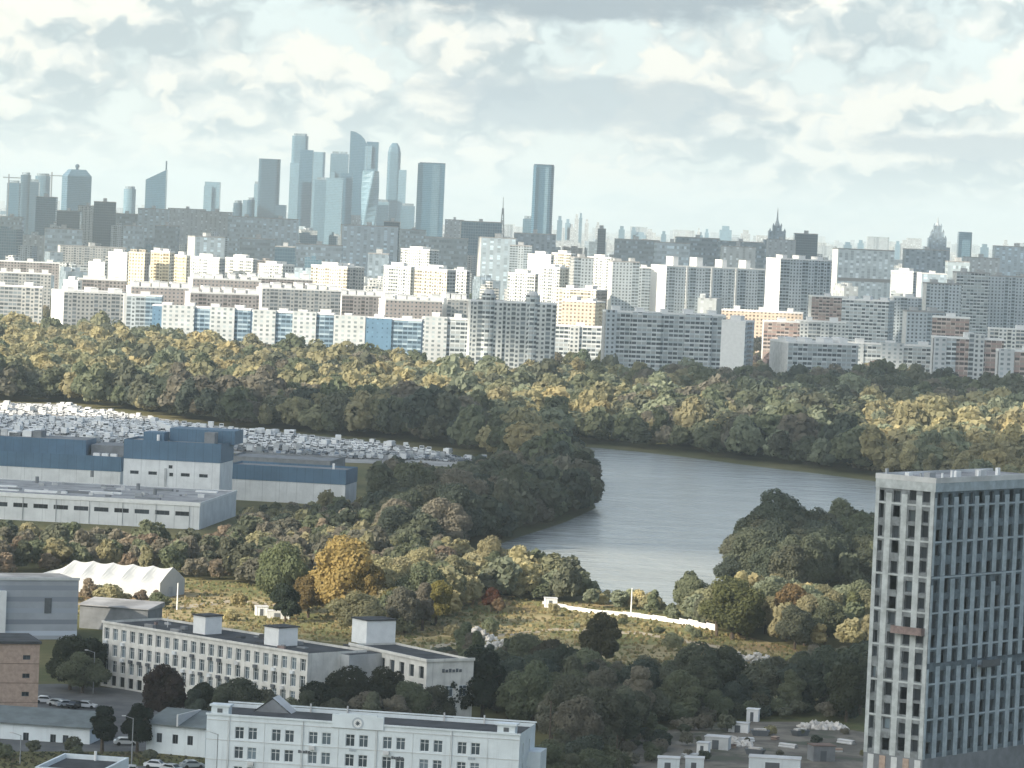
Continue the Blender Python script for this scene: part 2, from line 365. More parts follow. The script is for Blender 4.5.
surf('lot_paving', _lot)
def _dirt(n, b):
    p = n.new('ShaderNodeTexCoord').outputs['Object']
    k = n.mix(n.ramp(n.noise(p, 0.06, 8, 0.7, 0.8), 0.4, 0.62), (0.085, 0.074, 0.058), (0.19, 0.168, 0.135))
    n.put(b.inputs['Base Color'], n.mix(n.ramp(n.noise(p, 0.1, 5, 0.6), 0.5, 0.62), k, (0.06, 0.065, 0.04))); b.inputs['Roughness'].default_value = 0.95
surf('dirt', _dirt)
plain('path_soil', (0.36, 0.31, 0.23), 0.95, 0.1, 0.25, 0.2)
def _water(n, b):
    p = n.new('ShaderNodeTexCoord').outputs['Object']; x, y, z = n.sep(p)
    q = n.xyz(n.m('MULTIPLY', x, 0.5), y, 0.0)
    bump = n.new('ShaderNodeBump'); bump.inputs['Strength'].default_value = 1.0; bump.inputs['Distance'].default_value = 1.0
    big = n.noise(n.xyz(n.m('MULTIPLY', x, 0.010), n.m('MULTIPLY', y, 0.035), 2.0), 1.0, 5, 0.65, 0.5)
    h = n.m('MULTIPLY', n.noise(q, 0.22, 7, 0.72), n.m('ADD', 0.25, n.m('MULTIPLY', n.ramp(big, 0.38, 0.62), 2.2)))
    big2 = n.noise(n.xyz(n.m('MULTIPLY', x, 0.06), n.m('MULTIPLY', y, 0.10), 4.0), 1.0, 3, 0.6, 0.4)
    n.l.new(n.m('ADD', n.m('MULTIPLY', h, 0.22), n.m('MULTIPLY', big2, 1.9)), bump.inputs['Height']); n.l.new(bump.outputs[0], b.inputs['Normal'])
    n.put(b.inputs['Base Color'], (0.27, 0.285, 0.27)); b.inputs['Roughness'].default_value = 0.22; b.inputs['IOR'].default_value = 1.33
surf('water', _water)
def leafmat(name, col_sock):
    m, n, b = newmat(name)
    if col_sock == 'object': c = n.new('ShaderNodeObjectInfo').outputs['Color']
    else:
        at_ = n.new('ShaderNodeAttribute'); at_.attribute_name = 'tint'; c = at_.outputs['Color']
    p = n.new('ShaderNodeNewGeometry').outputs['Position']
    f = n.noise(p, 0.35, 4, 0.65)
    c = n.mix(1.0, c, n.mix(f, (0.62, 0.62, 0.66), (1.4, 1.38, 1.3)), 'MULTIPLY')
    n.put(b.inputs['Base Color'], c); b.inputs['Roughness'].default_value = 0.8; b.inputs['Specular IOR Level'].default_value = 0.15
    tr = n.new('ShaderNodeBsdfTranslucent'); n.put(tr.inputs[0], c)
    mx = n.new('ShaderNodeMixShader'); mx.inputs[0].default_value = 0.48
    n.l.new(b.outputs[0], mx.inputs[1]); n.l.new(tr.outputs[0], mx.inputs[2]); n.l.new(mx.outputs[0], n.n['Material Output'].inputs[0])
    M[name] = m
leafmat('leaf', 'object'); leafmat('leaf_wood', 'attr')
def carpaint(name):
    m, n, b = newmat(name); n.put(b.inputs['Base Color'], n.new('ShaderNodeObjectInfo').outputs['Color'])
    b.inputs['Roughness'].default_value = 0.25; b.inputs['Coat Weight'].default_value = 0.5; M[name] = m
carpaint('car_paint')

# ------------------------------------------------------------------ ground
def sheet(name, pts, z, mat):
    b = MB(); b.face([(p[0], p[1], z) for p in pts], [(p[0], p[1]) for p in pts]); o = b.build(name, M[mat]); o['kind'] = 'structure'; return o
def psheet(name, pix, z, mat): return sheet(name, [gnd(*p) for p in reversed(pix)], z, mat)
sheet('terrain', [(-30000, -3000), (30000, -3000), (30000, 60000), (-30000, 60000)], 0.0, 'ground_grass')
RIVER = [(562, 446), (585, 447), (640, 452), (700, 459), (760, 467), (820, 474), (880, 482), (960, 492), (1150, 512), (1150, 560), (960, 545), (870, 548), (800, 558), (755, 568), (724, 582), (700, 600), (670, 606), (620, 604), (560, 590), (500, 572), (466, 556), (520, 537), (566, 522), (596, 508), (588, 490), (572, 470)]
psheet('river', RIVER, 0.05, 'water')
psheet('meadow', [(-30, 590), (60, 575), (180, 578), (330, 590), (470, 592), (545, 600), (640, 606), (700, 625), (800, 650), (880, 660), (880, 700), (720, 676), (600, 665), (500, 655), (420, 650), (300, 640), (180, 625), (60, 615), (-30, 615)], 0.06, 'ground_meadow')
psheet('path', [(430, 646), (500, 634), (560, 628), (640, 632), (720, 646), (720, 649), (640, 635), (560, 631), (500, 637), (430, 650)], 0.10, 'path_soil')
psheet('dirt_track', [(180, 606), (230, 600), (300, 606), (300, 609), (230, 603), (180, 610)], 0.10, 'path_soil')
psheet('vehicle_lot_paving', [(-30, 402), (60, 404), (200, 424), (300, 434), (400, 445), (530, 470), (430, 466), (330, 462), (220, 452), (140, 452), (-30, 452)], 0.05, 'lot_paving')
psheet('asphalt_yard', [(-30, 686), (60, 684), (135, 690), (180, 702), (205, 720), (205, 800), (-30, 800)], 0.07, 'asphalt')
psheet('dirt_yard', [(640, 735), (720, 722), (800, 722), (880, 735), (880, 800), (560, 800), (600, 760)], 0.07, 'dirt')
psheet('lawn', [(-30, 752), (90, 752), (205, 752), (205, 764), (100, 768), (-30, 770)], 0.10, 'ground_grass')

# ------------------------------------------------------------------ apartment blocks and other far buildings
def apt(label, xl, xr, yt, D, dep=14, th=0.0, mat='f_grey', end='pale_concrete', roof='roof_grey', huts=2, secs=(), name='apartment_block', cat='apartment block', group=None, hut='white_paint', parts=True, bays=0, baymat=None, hz=3.2):
    a = R(th); top = at((xl + xr) / 2, yt, D); h = max(6.0, top.z)
    Wt = (xr - xl) * D / FPX
    w = max(4.0, (Wt - dep * abs(math.sin(a))) / math.cos(a))
    x0 = at(xl, yt, D).x
    if a >= 0: ox, oy = x0 + dep * math.sin(a), D
    else: ox, oy = x0, D + w * math.sin(-a)
    g = thing(name, label, cat, (ox, oy, 0), a, group)
    foot(g, 0, w, 0, dep)
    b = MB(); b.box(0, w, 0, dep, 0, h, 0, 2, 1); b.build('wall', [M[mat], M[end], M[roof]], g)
    if not parts: return g
    b = MB()                                             # parapet ring with the roof inside it
    for q in ((-.15, w + .15, -.15, .3), (-.15, w + .15, dep - .3, dep + .15), (-.15, .3, .3, dep - .3), (w - .3, w + .15, .3, dep - .3)):
        b.box(*q, h - .3, h + .9)
    b.build('parapet', M[hut if hut != 'none' else roof], g)
    for (f0, f1, mm, pr, dz) in secs:
        b = MB(); b.box(w * f0, w * f1, -pr, min(dep - .5, 4), 0, h + dz, 0, 1, 0); b.build('wall_section', [M[mm], M[roof]], g)
    for i in range(bays):                                # projecting stacks of balconies
        c = w * (i + 0.5) / bays; b = MB(); b.box(c - 2.1, c + 2.1, -1.3, 0.2, 2.8, h - 1.0, 0, 0, 0, True); b.build('balcony_stack', M[baymat or 'f_palebalc'], g)
    rr = random.Random(int(xl * 31 + yt * 7))
    for i in range(huts):
        c = w * (i + 0.5) / huts + rr.uniform(-1, 1); hw = min(w / huts * 0.4, rr.uniform(2.2, 3.6))
        b = MB(); z = h + hz * rr.uniform(0.8, 1.15); b.box(c - hw, c + hw, dep * .28, dep * .72, h - .2, z); b.box(c - hw - .25, c + hw + .25, dep * .28 - .25, dep * .72 + .25, z, z + .3)
        b.build('roof_hut', M[hut if hut != 'none' else 'grey_concrete'], g)
    return g
G1 = 'apartment blocks along the edge of the wood'
# front row along the wood
apt('long pale grey slab block cut by the left picture edge, behind the wood', -40, 42, 286, 2950, 14, 4, 'f_grey', huts=3, group=G1)
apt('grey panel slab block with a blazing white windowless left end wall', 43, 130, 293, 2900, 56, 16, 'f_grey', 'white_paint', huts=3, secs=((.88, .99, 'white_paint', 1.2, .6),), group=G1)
apt('low blue grey block left of the blue and white striped block', 127, 162, 296, 2800, 14, 0, 'f_greyblue', huts=1, secs=((.55, 1, 'f_bluebalc', .5, 0),), group=G1)
S3 = lambda *f: f
apt('blue and white panel block with the solid blue left edge', 152, 252, 308, 2640, 15, -3, 'f_bluebalc', 'blue_panel', huts=4, group=G1,
    secs=((.0, .10, 'f_bluewall', .3, 0), (.10, .43, 'f_white', 1.4, 1.2), (.59, .84, 'f_white', 1.4, 1.2)), hz=2.4)
apt('blue and white panel block, middle one of the striped row', 252, 335, 313, 2600, 15, -3, 'f_bluebalc', 'blue_panel', huts=4, group=G1,
    secs=((.01, .29, 'f_white', 1.4, 1.2), (.5, .79, 'f_white', 1.4, 1.2)), hz=2.4)
apt('blue and white panel block with a strong solid blue wall on its right', 334, 423, 319, 2560, 15, -3, 'f_bluebalc', 'blue_panel', huts=3, group=G1,
    secs=((.0, .36, 'f_white', 1.4, 1.5), (.36, .66, 'f_bluewall', 1.0, 0.4)), hz=2.4)
apt('white panel block with grey balconies right of the solid blue wall', 422, 470, 319, 2620, 14, -2, 'f_greybalc', huts=2, group=G1, secs=((.06, .54, 'f_white', 1.4, 1.4),))
g = apt('tall light grey block with two rounded bays rising above its roof', 468, 557, 303, 2480, 18, 6, 'f_pale', huts=0, group=G1, secs=((.02, .38, 'f_pale', 1.0, 0), (.52, .97, 'f_pale', 2.0, 0)))
for c in (.2, .7):
    o = MB(); ww_ = 89 * 2480 / FPX
    o.cyl(ww_ * c, 1.5, 4.6, 0, at(512, 297, 2480).z + 1.5, 12); q = o.build('rounded_bay', M['f_palebalc'], g)
    o = MB(); o.cyl(ww_ * c, 1.5, 3.6, at(512, 297, 2480).z + 1.5, at(512, 297, 2480).z + 4.0, 12, 2.6); o.build('roof_cap', M['roof_light'], q)
apt('pale block with white balcony bands between two taller grey blocks', 555, 605, 327, 2740, 14, 0, 'f_palebalc', huts=1, group=G1, secs=((.3, .5, 'f_pale', 1.0, .6),))
apt('long grey blue slab block with alternating balcony columns, left of the blank white slab', 603, 727, 314, 2560, 14, 8, 'f_greybalc', 'grey_concrete', huts=5, group=G1,
    secs=((0, .09, 'f_greyblue', 1.0, 1.0), (.22, .46, 'f_palebalc', 1.4, .4), (.66, .88, 'f_palebalc', 1.4, .4)))
apt('slab block turning a huge blank pale end wall to the wood', 722, 757, 322, 2480, 26, -16, 'white_paint', 'f_greyblue', huts=1, group=G1)
apt('grey nine storey slab block with untidy glazed balconies and a blank left end', 774, 860, 344, 2480, 40, 13, 'f_greybalc', 'pale_concrete', huts=4, group=G1)
apt('long pale block with white stair columns left of the pinkish block', 845, 940, 345, 2800, 14, 0, 'f_palebalc', huts=3, group=G1, secs=((.12, .2, 'f_white', .8, 0), (.38, .62, 'f_white', 1.0, 1.5)))
apt('pinkish beige sixteen storey block with a white left corner', 934, 1004, 339, 2430, 16, 0, 'f_pink', huts=1, group=G1, secs=((0, .18, 'f_white', 1.4, 0.5), (.18, .32, 'f_palebalc', .8, 0), (.5, .72, 'f_pale', 1.2, 3.5)))
apt('white and pink block cut by the right picture edge', 999, 1060, 352, 2380, 16, 0, 'f_pink', huts=1, group=G1, secs=((0, .25, 'f_white', 1.0, 1),))
apt('small white block with an arched roof window behind the pinkish block', 990, 1050, 330, 2900, 14, 0, 'f_whitemix', huts=1, group=G1)
# second and third rows: the sunlit quarter
G2 = 'sunlit apartment blocks behind the front row'
apt('low greyish slab with a row of white roof huts at the left picture edge', -20, 50, 273, 3500, 14, 8, 'f_grey', huts=5, group=G2)
apt('long grey block behind the roof huts at the left picture edge', -20, 58, 262, 4000, 14, 8, 'f_brown', 'white_paint', huts=4, group=G2)
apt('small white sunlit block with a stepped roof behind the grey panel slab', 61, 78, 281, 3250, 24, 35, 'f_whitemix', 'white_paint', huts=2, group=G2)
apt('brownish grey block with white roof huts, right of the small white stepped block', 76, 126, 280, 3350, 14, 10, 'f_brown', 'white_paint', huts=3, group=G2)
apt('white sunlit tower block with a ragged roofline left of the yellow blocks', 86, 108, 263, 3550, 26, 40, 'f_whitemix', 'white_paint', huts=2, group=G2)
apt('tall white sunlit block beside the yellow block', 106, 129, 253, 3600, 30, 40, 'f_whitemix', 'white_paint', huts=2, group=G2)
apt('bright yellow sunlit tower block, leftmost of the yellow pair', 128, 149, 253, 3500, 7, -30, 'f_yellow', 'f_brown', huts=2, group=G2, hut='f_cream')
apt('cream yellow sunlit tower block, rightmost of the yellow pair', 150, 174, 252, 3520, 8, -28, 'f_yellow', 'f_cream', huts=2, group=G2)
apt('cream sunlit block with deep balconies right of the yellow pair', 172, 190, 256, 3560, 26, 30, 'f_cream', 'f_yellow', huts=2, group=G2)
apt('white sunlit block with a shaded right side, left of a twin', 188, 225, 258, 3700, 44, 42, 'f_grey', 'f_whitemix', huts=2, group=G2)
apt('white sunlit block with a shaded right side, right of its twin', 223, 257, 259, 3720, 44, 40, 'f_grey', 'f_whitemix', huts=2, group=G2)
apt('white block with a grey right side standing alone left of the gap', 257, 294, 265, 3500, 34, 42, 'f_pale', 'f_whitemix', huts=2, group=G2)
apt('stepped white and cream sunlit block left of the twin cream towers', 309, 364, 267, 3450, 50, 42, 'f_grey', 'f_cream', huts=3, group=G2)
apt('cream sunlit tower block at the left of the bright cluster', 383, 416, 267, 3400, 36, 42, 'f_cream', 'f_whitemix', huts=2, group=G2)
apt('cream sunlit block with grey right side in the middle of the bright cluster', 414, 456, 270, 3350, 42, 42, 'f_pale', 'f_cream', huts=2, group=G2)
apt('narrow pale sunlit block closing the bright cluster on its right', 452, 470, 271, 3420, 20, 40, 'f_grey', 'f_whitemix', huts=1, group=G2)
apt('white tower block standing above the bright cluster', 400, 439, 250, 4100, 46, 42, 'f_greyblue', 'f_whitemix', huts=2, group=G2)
G3 = 'low brown blocks with white roof huts behind the striped row'
for i, (xl, xr, yt, D, n, lb) in enumerate(((183, 258, 294, 3000, 4, 'long dark brown block with white roof huts above the left striped block'), (186, 260, 280, 3300, 4, 'pinkish grey block with a white gable corner behind the long dark brown block'),
        (255, 340, 290, 3050, 5, 'long grey brown block with many white roof huts above the middle striped block'), (240, 312, 279, 3350, 3, 'low pinkish block between the lone white block and its left twin'),
        (378, 442, 301, 2960, 3, 'dark brown block with white window panels above the solid blue wall'), (440, 470, 300, 2980, 2, 'pale pinkish block with a white front below the bright cluster'),
        (335, 384, 296, 3150, 3, 'grey brown block with white roof huts left of the dark brown block'), (124, 190, 288, 3050, 4, 'grey block with white roof huts below the yellow pair'))):
    apt(lb, xl, xr, yt, D, 20, 16, ('f_brown', 'f_brownlow', 'f_grey')[i % 3], 'white_paint', 'roof_light', n + 2, group=G3, hz=4.6)
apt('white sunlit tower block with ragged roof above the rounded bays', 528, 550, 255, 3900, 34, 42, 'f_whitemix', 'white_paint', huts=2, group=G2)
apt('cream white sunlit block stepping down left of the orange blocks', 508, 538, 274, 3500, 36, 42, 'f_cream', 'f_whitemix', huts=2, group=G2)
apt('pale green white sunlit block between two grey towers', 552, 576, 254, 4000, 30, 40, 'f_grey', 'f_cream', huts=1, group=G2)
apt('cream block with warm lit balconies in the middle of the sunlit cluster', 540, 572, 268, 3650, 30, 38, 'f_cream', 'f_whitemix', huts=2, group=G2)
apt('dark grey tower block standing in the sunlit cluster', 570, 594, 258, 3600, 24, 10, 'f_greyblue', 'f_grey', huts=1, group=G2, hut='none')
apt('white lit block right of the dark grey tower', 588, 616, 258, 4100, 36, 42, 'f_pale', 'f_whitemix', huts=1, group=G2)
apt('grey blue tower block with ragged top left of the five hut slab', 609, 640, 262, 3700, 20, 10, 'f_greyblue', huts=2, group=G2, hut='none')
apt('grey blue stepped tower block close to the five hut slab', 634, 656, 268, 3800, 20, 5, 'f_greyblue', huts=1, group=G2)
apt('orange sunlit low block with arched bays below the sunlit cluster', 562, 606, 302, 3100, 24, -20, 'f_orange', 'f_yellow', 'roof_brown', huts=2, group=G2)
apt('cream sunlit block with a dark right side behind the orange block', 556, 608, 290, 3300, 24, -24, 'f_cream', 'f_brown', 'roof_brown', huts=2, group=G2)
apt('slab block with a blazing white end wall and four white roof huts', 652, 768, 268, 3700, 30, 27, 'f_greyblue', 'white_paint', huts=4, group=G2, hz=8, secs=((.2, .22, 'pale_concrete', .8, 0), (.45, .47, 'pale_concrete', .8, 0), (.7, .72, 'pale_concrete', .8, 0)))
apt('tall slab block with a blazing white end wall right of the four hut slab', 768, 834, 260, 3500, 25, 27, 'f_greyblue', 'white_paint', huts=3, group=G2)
g = apt('broad dark blue grey block with a black cornice and a dark band across', 834, 896, 250, 4600, 20, 14, 'f_vertdark', huts=0, name='office_block', cat='office block', hut='frame_dark', secs=((.01, .99, 'frame_dark', .5, -33), (0, 1, 'f_vertdark', .9, -37)))
apt('pinkish balconied block in front of the broad dark block', 810, 848, 297, 3450, 16, 6, 'f_pink', huts=1, group=G2)
apt('cream fourteen storey block with long balconies before the broad dark block', 843, 898, 301, 3150, 30, -14, 'f_palebalc', 'f_greyblue', huts=3, group=G2)
apt('long low orange and white sunlit building left of the cream balconied block', 722, 806, 312, 3300, 24, -6, 'f_orange', 'white_paint', 'roof_brown', huts=3, group=G2)
apt('pinkish low building between the orange building and the grey nine storey slab', 764, 800, 322, 3000, 16, 0, 'f_pink', huts=1, group=G2)
apt('pale block partly lit above the trees left of the cream balconied block', 796, 846, 322, 3050, 14, 0, 'f_pale', huts=2, group=G2)
apt('brown topped tower block with a white roof box left of the pinkish block', 933, 973, 318, 2750, 18, -8, 'f_pink', 'f_greyblue', huts=1, group=G2)
apt('white block with black window slots in the blue grey quarter', 919, 947, 274, 4200, 20, 8, 'f_vert', 'white_paint', huts=1, group=G2)
apt('white lit block beside the broad dark block', 894, 922, 272, 4300, 40, 32, 'f_greyblue', 'f_white', huts=1, group=G2)
apt('blue grey balconied tower block below the white lit block', 892, 926, 298, 3600, 16, 6, 'f_greyblue', 'f_white', huts=1, group=G2)
for xl, xr, yt, D, lb in ((925, 962, 284, 3400, 'blue grey tower block with dark columns left of the taller pair'), (955, 990, 273, 3500, 'tall blue grey tower block, left of the pair near the right picture edge'),
        (986, 1040, 277, 3550, 'tall blue grey tower block, right of the pair near the right picture edge'), (905, 945, 312, 3050, 'grey blue block rising from the trees left of the brown topped tower')):
    apt(lb, xl, xr, yt, D, 18, 5, 'f_greyblue' if D != 3500 else 'f_greybalc', huts=2, group='blue grey tower blocks at the right', hut='none')

# mid distance office and industrial blocks, hand placed
G4 = 'shaded office blocks below the skyscrapers'
for xl, xr, yt, D, mat, th, lb in (
        (0, 22, 217, 6500, 'f_strip', 0, 'grey office block with a dark top at the left picture edge'), (36, 56, 197, 7200, 'g_blue', 0, 'blue grey tower standing before the crowned skyscraper'),
        (42, 82, 229, 5200, 'f_strip', 8, 'office block with a white frame and dark bands'), (55, 125, 247, 4700, 'f_grey', 12, 'long grey office block with a white left edge'),
        (57, 80, 211, 6700, 'g_dark', 0, 'dark office block below the crowned skyscraper'), (78, 95, 206, 6900, 'f_pale', 0, 'pale rounded block left of the dark square tower'),
        (92, 116, 202, 6200, 'g_dark', 6, 'dark square tower right of the crowned skyscraper'), (114, 139, 214, 6600, 'f_dark', 0, 'dark wide office block right of the dark square tower'),
        (122, 143, 226, 5600, 'f_strip', 5, 'white framed office block below the dark wide block'), (138, 168, 209, 6400, 'f_vert', 0, 'grey office block at the foot of the slanted tower'),
        (155, 178, 226, 5500, 'f_dark', 0, 'dark office block with white edge lines'), (168, 205, 209, 7200, 'f_stone', 0, 'low stone coloured building right of the slanted tower'),
        (186, 224, 237, 4900, 'f_vert', 22, 'pale grey block with a white lit left side'), (200, 232, 212, 7000, 'f_stone', 0, 'stone coloured building below the light stepped tower'),
        (228, 263, 217, 6000, 'f_strip', 0, 'grey blue office block with dark joint lines, left of its twin'), (262, 298, 219, 5900, 'f_vert', 0, 'grey blue office block with dark joint lines, right of its twin'),
        (240, 275, 239, 5000, 'f_dark', 0, 'dark low office block below the twin grey blue offices'), (275, 295, 247, 4700, 'g_dark', 0, 'dark square block with black roof below the twin offices'),
        (296, 342, 245, 5100, 'f_strip', 0, 'long low grey blue block with white bands'), (340, 398, 226, 5300, 'f_vert', 6, 'broad pale blue grey office block with a white stepped top'),
        (384, 400, 222, 5700, 'g_dark', 0, 'narrow dark block right of the broad pale office'), (368, 389, 254, 4500, 'f_vertdark', 0, 'dark grey block left of the bright cluster'),
        (400, 426, 230, 6400, 'f_strip', 0, 'low grey block below the broad two tone tower'), (424, 468, 238, 5000, 'f_dark', 0, 'dark blue block with pale stripes behind the bright cluster'),
        (460, 502, 222, 5600, 'g_mid', 4, 'large plain blue grey block left of the lattice mast'), (445, 464, 220, 7500, 'f_stone', 0, 'small pale block between two tall towers'),
        (478, 516, 238, 4900, 'f_vert', 8, 'blue grey block with fine upright stripes'), (514, 556, 234, 5200, 'f_vertdark', 0, 'dark blue grey block at the foot of the rounded tower'),
        (510, 532, 246, 4600, 'f_greyblue', 0, 'grey blue block left of the sunlit cluster'), (598, 606, 229, 6500, 'g_dark', 0, 'small dark slab tower above the city roofs'),
        (615, 660, 240, 5600, 'f_dark', 0, 'dark low block behind the grey blue towers'), (655, 690, 243, 5200, 'f_strip', 0, 'white banded block behind the four hut slab'),
        (676, 720, 238, 5900, 'f_dark', 0, 'dark brown grey block behind the white banded one'), (722, 756, 247, 5000, 'f_stone', 0, 'pale stone block with dark attic behind the four hut slab'),
        (718, 765, 242, 5800, 'f_dark', 0, 'dark office block above the pale stone block'), (768, 796, 240, 6000, 'f_stone', 0, 'grey block at the foot of the left spire'),
        (795, 818, 234, 6300, 'g_dark', 0, 'round shouldered dark block right of the left spire'), (905, 950, 250, 5200, 'f_vertdark', 0, 'dark block with tall slots before the right spire'),
        (948, 970, 262, 4800, 'f_strip', 0, 'pale banded block right of the right spire'), (965, 1000, 258, 5500, 'f_stone', 0, 'broad grey block below the leaning dark tower'),
        (995, 1040, 247, 5900, 'f_vert', 0, 'grey high block at the right picture edge on the horizon')):
    apt(lb, xl, xr, yt, D, 30, th, mat, 'pale_concrete' if th else mat, 'roof_grey', 1, name='office_block', cat='office block', group=G4, hut='none', hz=5)

# filler of the far city: single boxes with set back tops
fill_mats = ['f_stone', 'f_greyblue', 'f_vert', 'f_dark', 'f_strip', 'g_mid', 'f_pale', 'f_grey', 'f_brown', 'f_vertdark', 'f_whitemix']
rf = random.Random(5)
def filler(px, wpx, D, h, mat, label, group, stuff=False):
    x = at(px, 260, D).x; w = wpx * D / FPX; d = rf.uniform(18, 40)
    b = MB(); b.box(-w / 2, w / 2, 0, d, 0, h, 0, 1)
    if rf.random() < .7:
        k = rf.uniform(.2, .4); c = rf.uniform(-.1, .1) * w; b.box(c - w * k / 2, c + w * k / 2, d * .2, d * .8, h - .1, h + rf.uniform(3, 7), 0, 1)
    if rf.random() < .5: b.box(-w / 2, -w / 2 + w * .3, d * .3, d * .9, h - .1, h + rf.uniform(1.5, 4), 0, 1)
    o = b.build('city_building', [M[mat], M['roof_grey']]); o.location = (x, D, 0); o.rotation_euler.z = R(rf.uniform(-14, 22))
    tag(o, label, 'building', group); foot(o, -w / 2, w / 2, 0, d, 1)
for D, step, h0, h1, lab in ((3900, 30, 22, 42, 'grey block half hidden among the blocks behind the sunlit quarter'), (4600, 26, 22, 48, 'shaded block in the packed quarter beyond the sunlit towers'), (5800, 26, 25, 62, 'shaded bluish block in the middle of the packed far city'), (7400, 22, 22, 62, 'hazy block on the far side of the packed city'), (9500, 19, 25, 74, 'faint hazy block low on the horizon')):
    x = -10
    while x < 1034:
        w = rf.uniform(.55, 1.25) * step
        hh = rf.uniform(h0, h1)
        filler(x + w / 2, w * .92, D + rf.uniform(-350, 350), hh, rf.choice(fill_mats), lab, 'packed blocks of the far city')
        x += w * (1.35 if D < 5000 else 1.12)
for i in range(74):                                       # more small blocks packed between, mostly in the middle and at the right
    D = rf.uniform(4000, 6600); px = rf.uniform(470, 1024) if i % 4 else rf.uniform(0, 470)
    filler(px, rf.uniform(8, 19), D, rf.uniform(24, 52), rf.choice(['f_pale', 'f_whitemix', 'f_greyblue', 'f_grey', 'f_stone', 'f_pink', 'f_palebalc', 'f_vertdark', 'f_greybalc', 'g_mid']), 'small varied block squeezed between larger blocks of the far city', 'small packed blocks of the far city')
for i in range(36):
    filler(rf.uniform(0, 480), rf.uniform(7, 17), rf.uniform(5600, 8800), rf.uniform(34, 74), rf.choice(['f_pale', 'f_whitemix', 'f_greyblue', 'f_stone', 'g_light', 'g_mid', 'f_palebalc', 'f_vert']), 'small varied block below the skyscrapers of the far city', 'small packed blocks below the skyscrapers')
# tiny towers on the horizon right of the rounded tower
for px, yt, w in ((560, 216, 5), (568, 219, 5), (577, 214, 4), (581, 213, 3), (587, 219, 4), (571, 224, 7), (598, 222, 4), (622, 226, 6), (634, 227, 5), (650, 229, 7), (664, 231, 5), (679, 231, 3), (699, 228, 3), (707, 229, 4), (726, 226, 12), (746, 230, 9), (700, 232, 6), (848, 242, 8), (861, 240, 6), (876, 242, 7), (898, 241, 5), (905, 240, 7), (985, 244, 8), (1006, 240, 5), (245, 200, 7), (236, 204, 6), (196, 210, 12), (188, 208, 4), (3, 211, 9), (105, 205, 5), (640, 232, 14)):
    Dm = 11500; h = at(px, yt, Dm).z; x = at(px, yt, Dm).x; w = w * Dm / FPX
    b = MB(); b.box(-w / 2, w / 2, 0, w, 0, h * .9, 0, 1); b.box(-w * .3, w * .3, w * .1, w * .8, h * .9 - .1, h, 0, 1)
    o = b.build('city_tower', [M[rf.choice(['g_mid', 'f_stone', 'g_light'])], M['roof_grey']]); o.location = (x, Dm, 0); tag(o, 'tiny pale tower faint on the horizon among other roofs', 'tower', 'tiny towers on the horizon')

b = MB()                                                   # the city runs on to the horizon
for i in range(2600):
    Dq = 9500 * (rf.random() * 2.2 + 1) ** 1.0; xq = rf.uniform(-.15, .15) * Dq; wq = rf.uniform(18, 60); hq = rf.uniform(14, 60) if rf.random() < .93 else rf.uniform(60, 105)
    b.box(xq, xq + wq, Dq, Dq + rf.uniform(15, 40), 0, hq, rf.randrange(3), 3)
o = b.build('distant_city', [M['f_stone'], M['f_greyblue'], M['f_pale'], M['roof_grey']]); tag(o, 'faint mass of far city roofs running out to the horizon', None, None, 'stuff')
# ------------------------------------------------------------------ skyscrapers
def sky_thing(name, label, px, yt, D, rz=0.0):
    p = at(px, yt, D); return thing(name, label, 'skyscraper', (p.x, D, 0), R(rz), 'skyscrapers'), p.z, D / FPX
def rrect(w, d, r, n=4):
    P = []
    for cx, cy, a0 in ((w / 2 - r, d / 2 - r, 0), (-w / 2 + r, d / 2 - r, 90), (-w / 2 + r, -d / 2 + r, 180), (w / 2 - r, -d / 2 + r, 270)):
        for i in range(n + 1):
            a = R(a0 + 90 * i / n); P.append((cx + r * math.cos(a), cy + r * math.sin(a)))
    return P
def boxtower(label, px, yt, wpx, D, mat='g_blue', dep=None, rz=0, r=0, cap=True, name='skyscraper', steps=()):
    g, h, k = sky_thing(name, label, px, yt, D, rz); w = wpx * k; d = dep or w
    P = rrect(w, d, r) if r else [(-w / 2, -d / 2), (w / 2, -d / 2), (w / 2, d / 2), (-w / 2, d / 2)]
    b = MB(); b.prism(P, 0, h, 0, 1); b.build('tower_shaft', [M[mat], M['roof_grey']], g)
    if cap: b = MB(); b.prism([(x * .8, y * .8) for x, y in P], h - .2, h + 6, 0, 0); b.build('roof_crown', M['f_dark'], g)
    for (ox, wp, yt2, m2) in steps:
        h2 = at(px + ox, yt2, D).z; w2 = wp * k; b = MB(); b.box(ox * k - w2 / 2, ox * k + w2 / 2, -d / 2 - 6, d / 2 - 3, 0, h2, 0, 1); b.build('lower_wing', [M[m2], M['roof_grey']], g)
    return g, h, k
D0 = 10000
boxtower('blue grey tower at the far left with a flat top, lowest of its four', 14, 183, 12, 9200, 'g_blue')
boxtower('slim round tower with mast, second of the four at the far left', 26, 175, 10, 9300, 'g_dark', r=8)
boxtower('broad round shouldered tower at the far left beside a crane', 43, 176, 15, 9400, 'g_mid', r=14)
boxtower('short tower wedged between the two round towers at the far left', 35, 182, 9, 9100, 'g_dark')
g, h, k = boxtower('glass skyscraper with sloping shoulders and a ball on its roof', 77, 176, 25, 8600, 'g_blue', rz=24, dep=40, cap=False)
w = 25 * k; b = MB(); b.prism([(-w / 2, -20), (w / 2, -20), (w / 2, 20), (-w / 2, 20)], h - .2, h + 14, 0, 0, [(-w * .3, -12), (w * .3, -12), (w * .3, 12), (-w * .3, 12)]); b.build('sloping_crown', M['g_mid'], g)
b = MB(); b.cyl(0, 0, 3, h + 13, h + 18, 10); q = b.build('crown_mast', M['g_dark'], g)
b = MB()
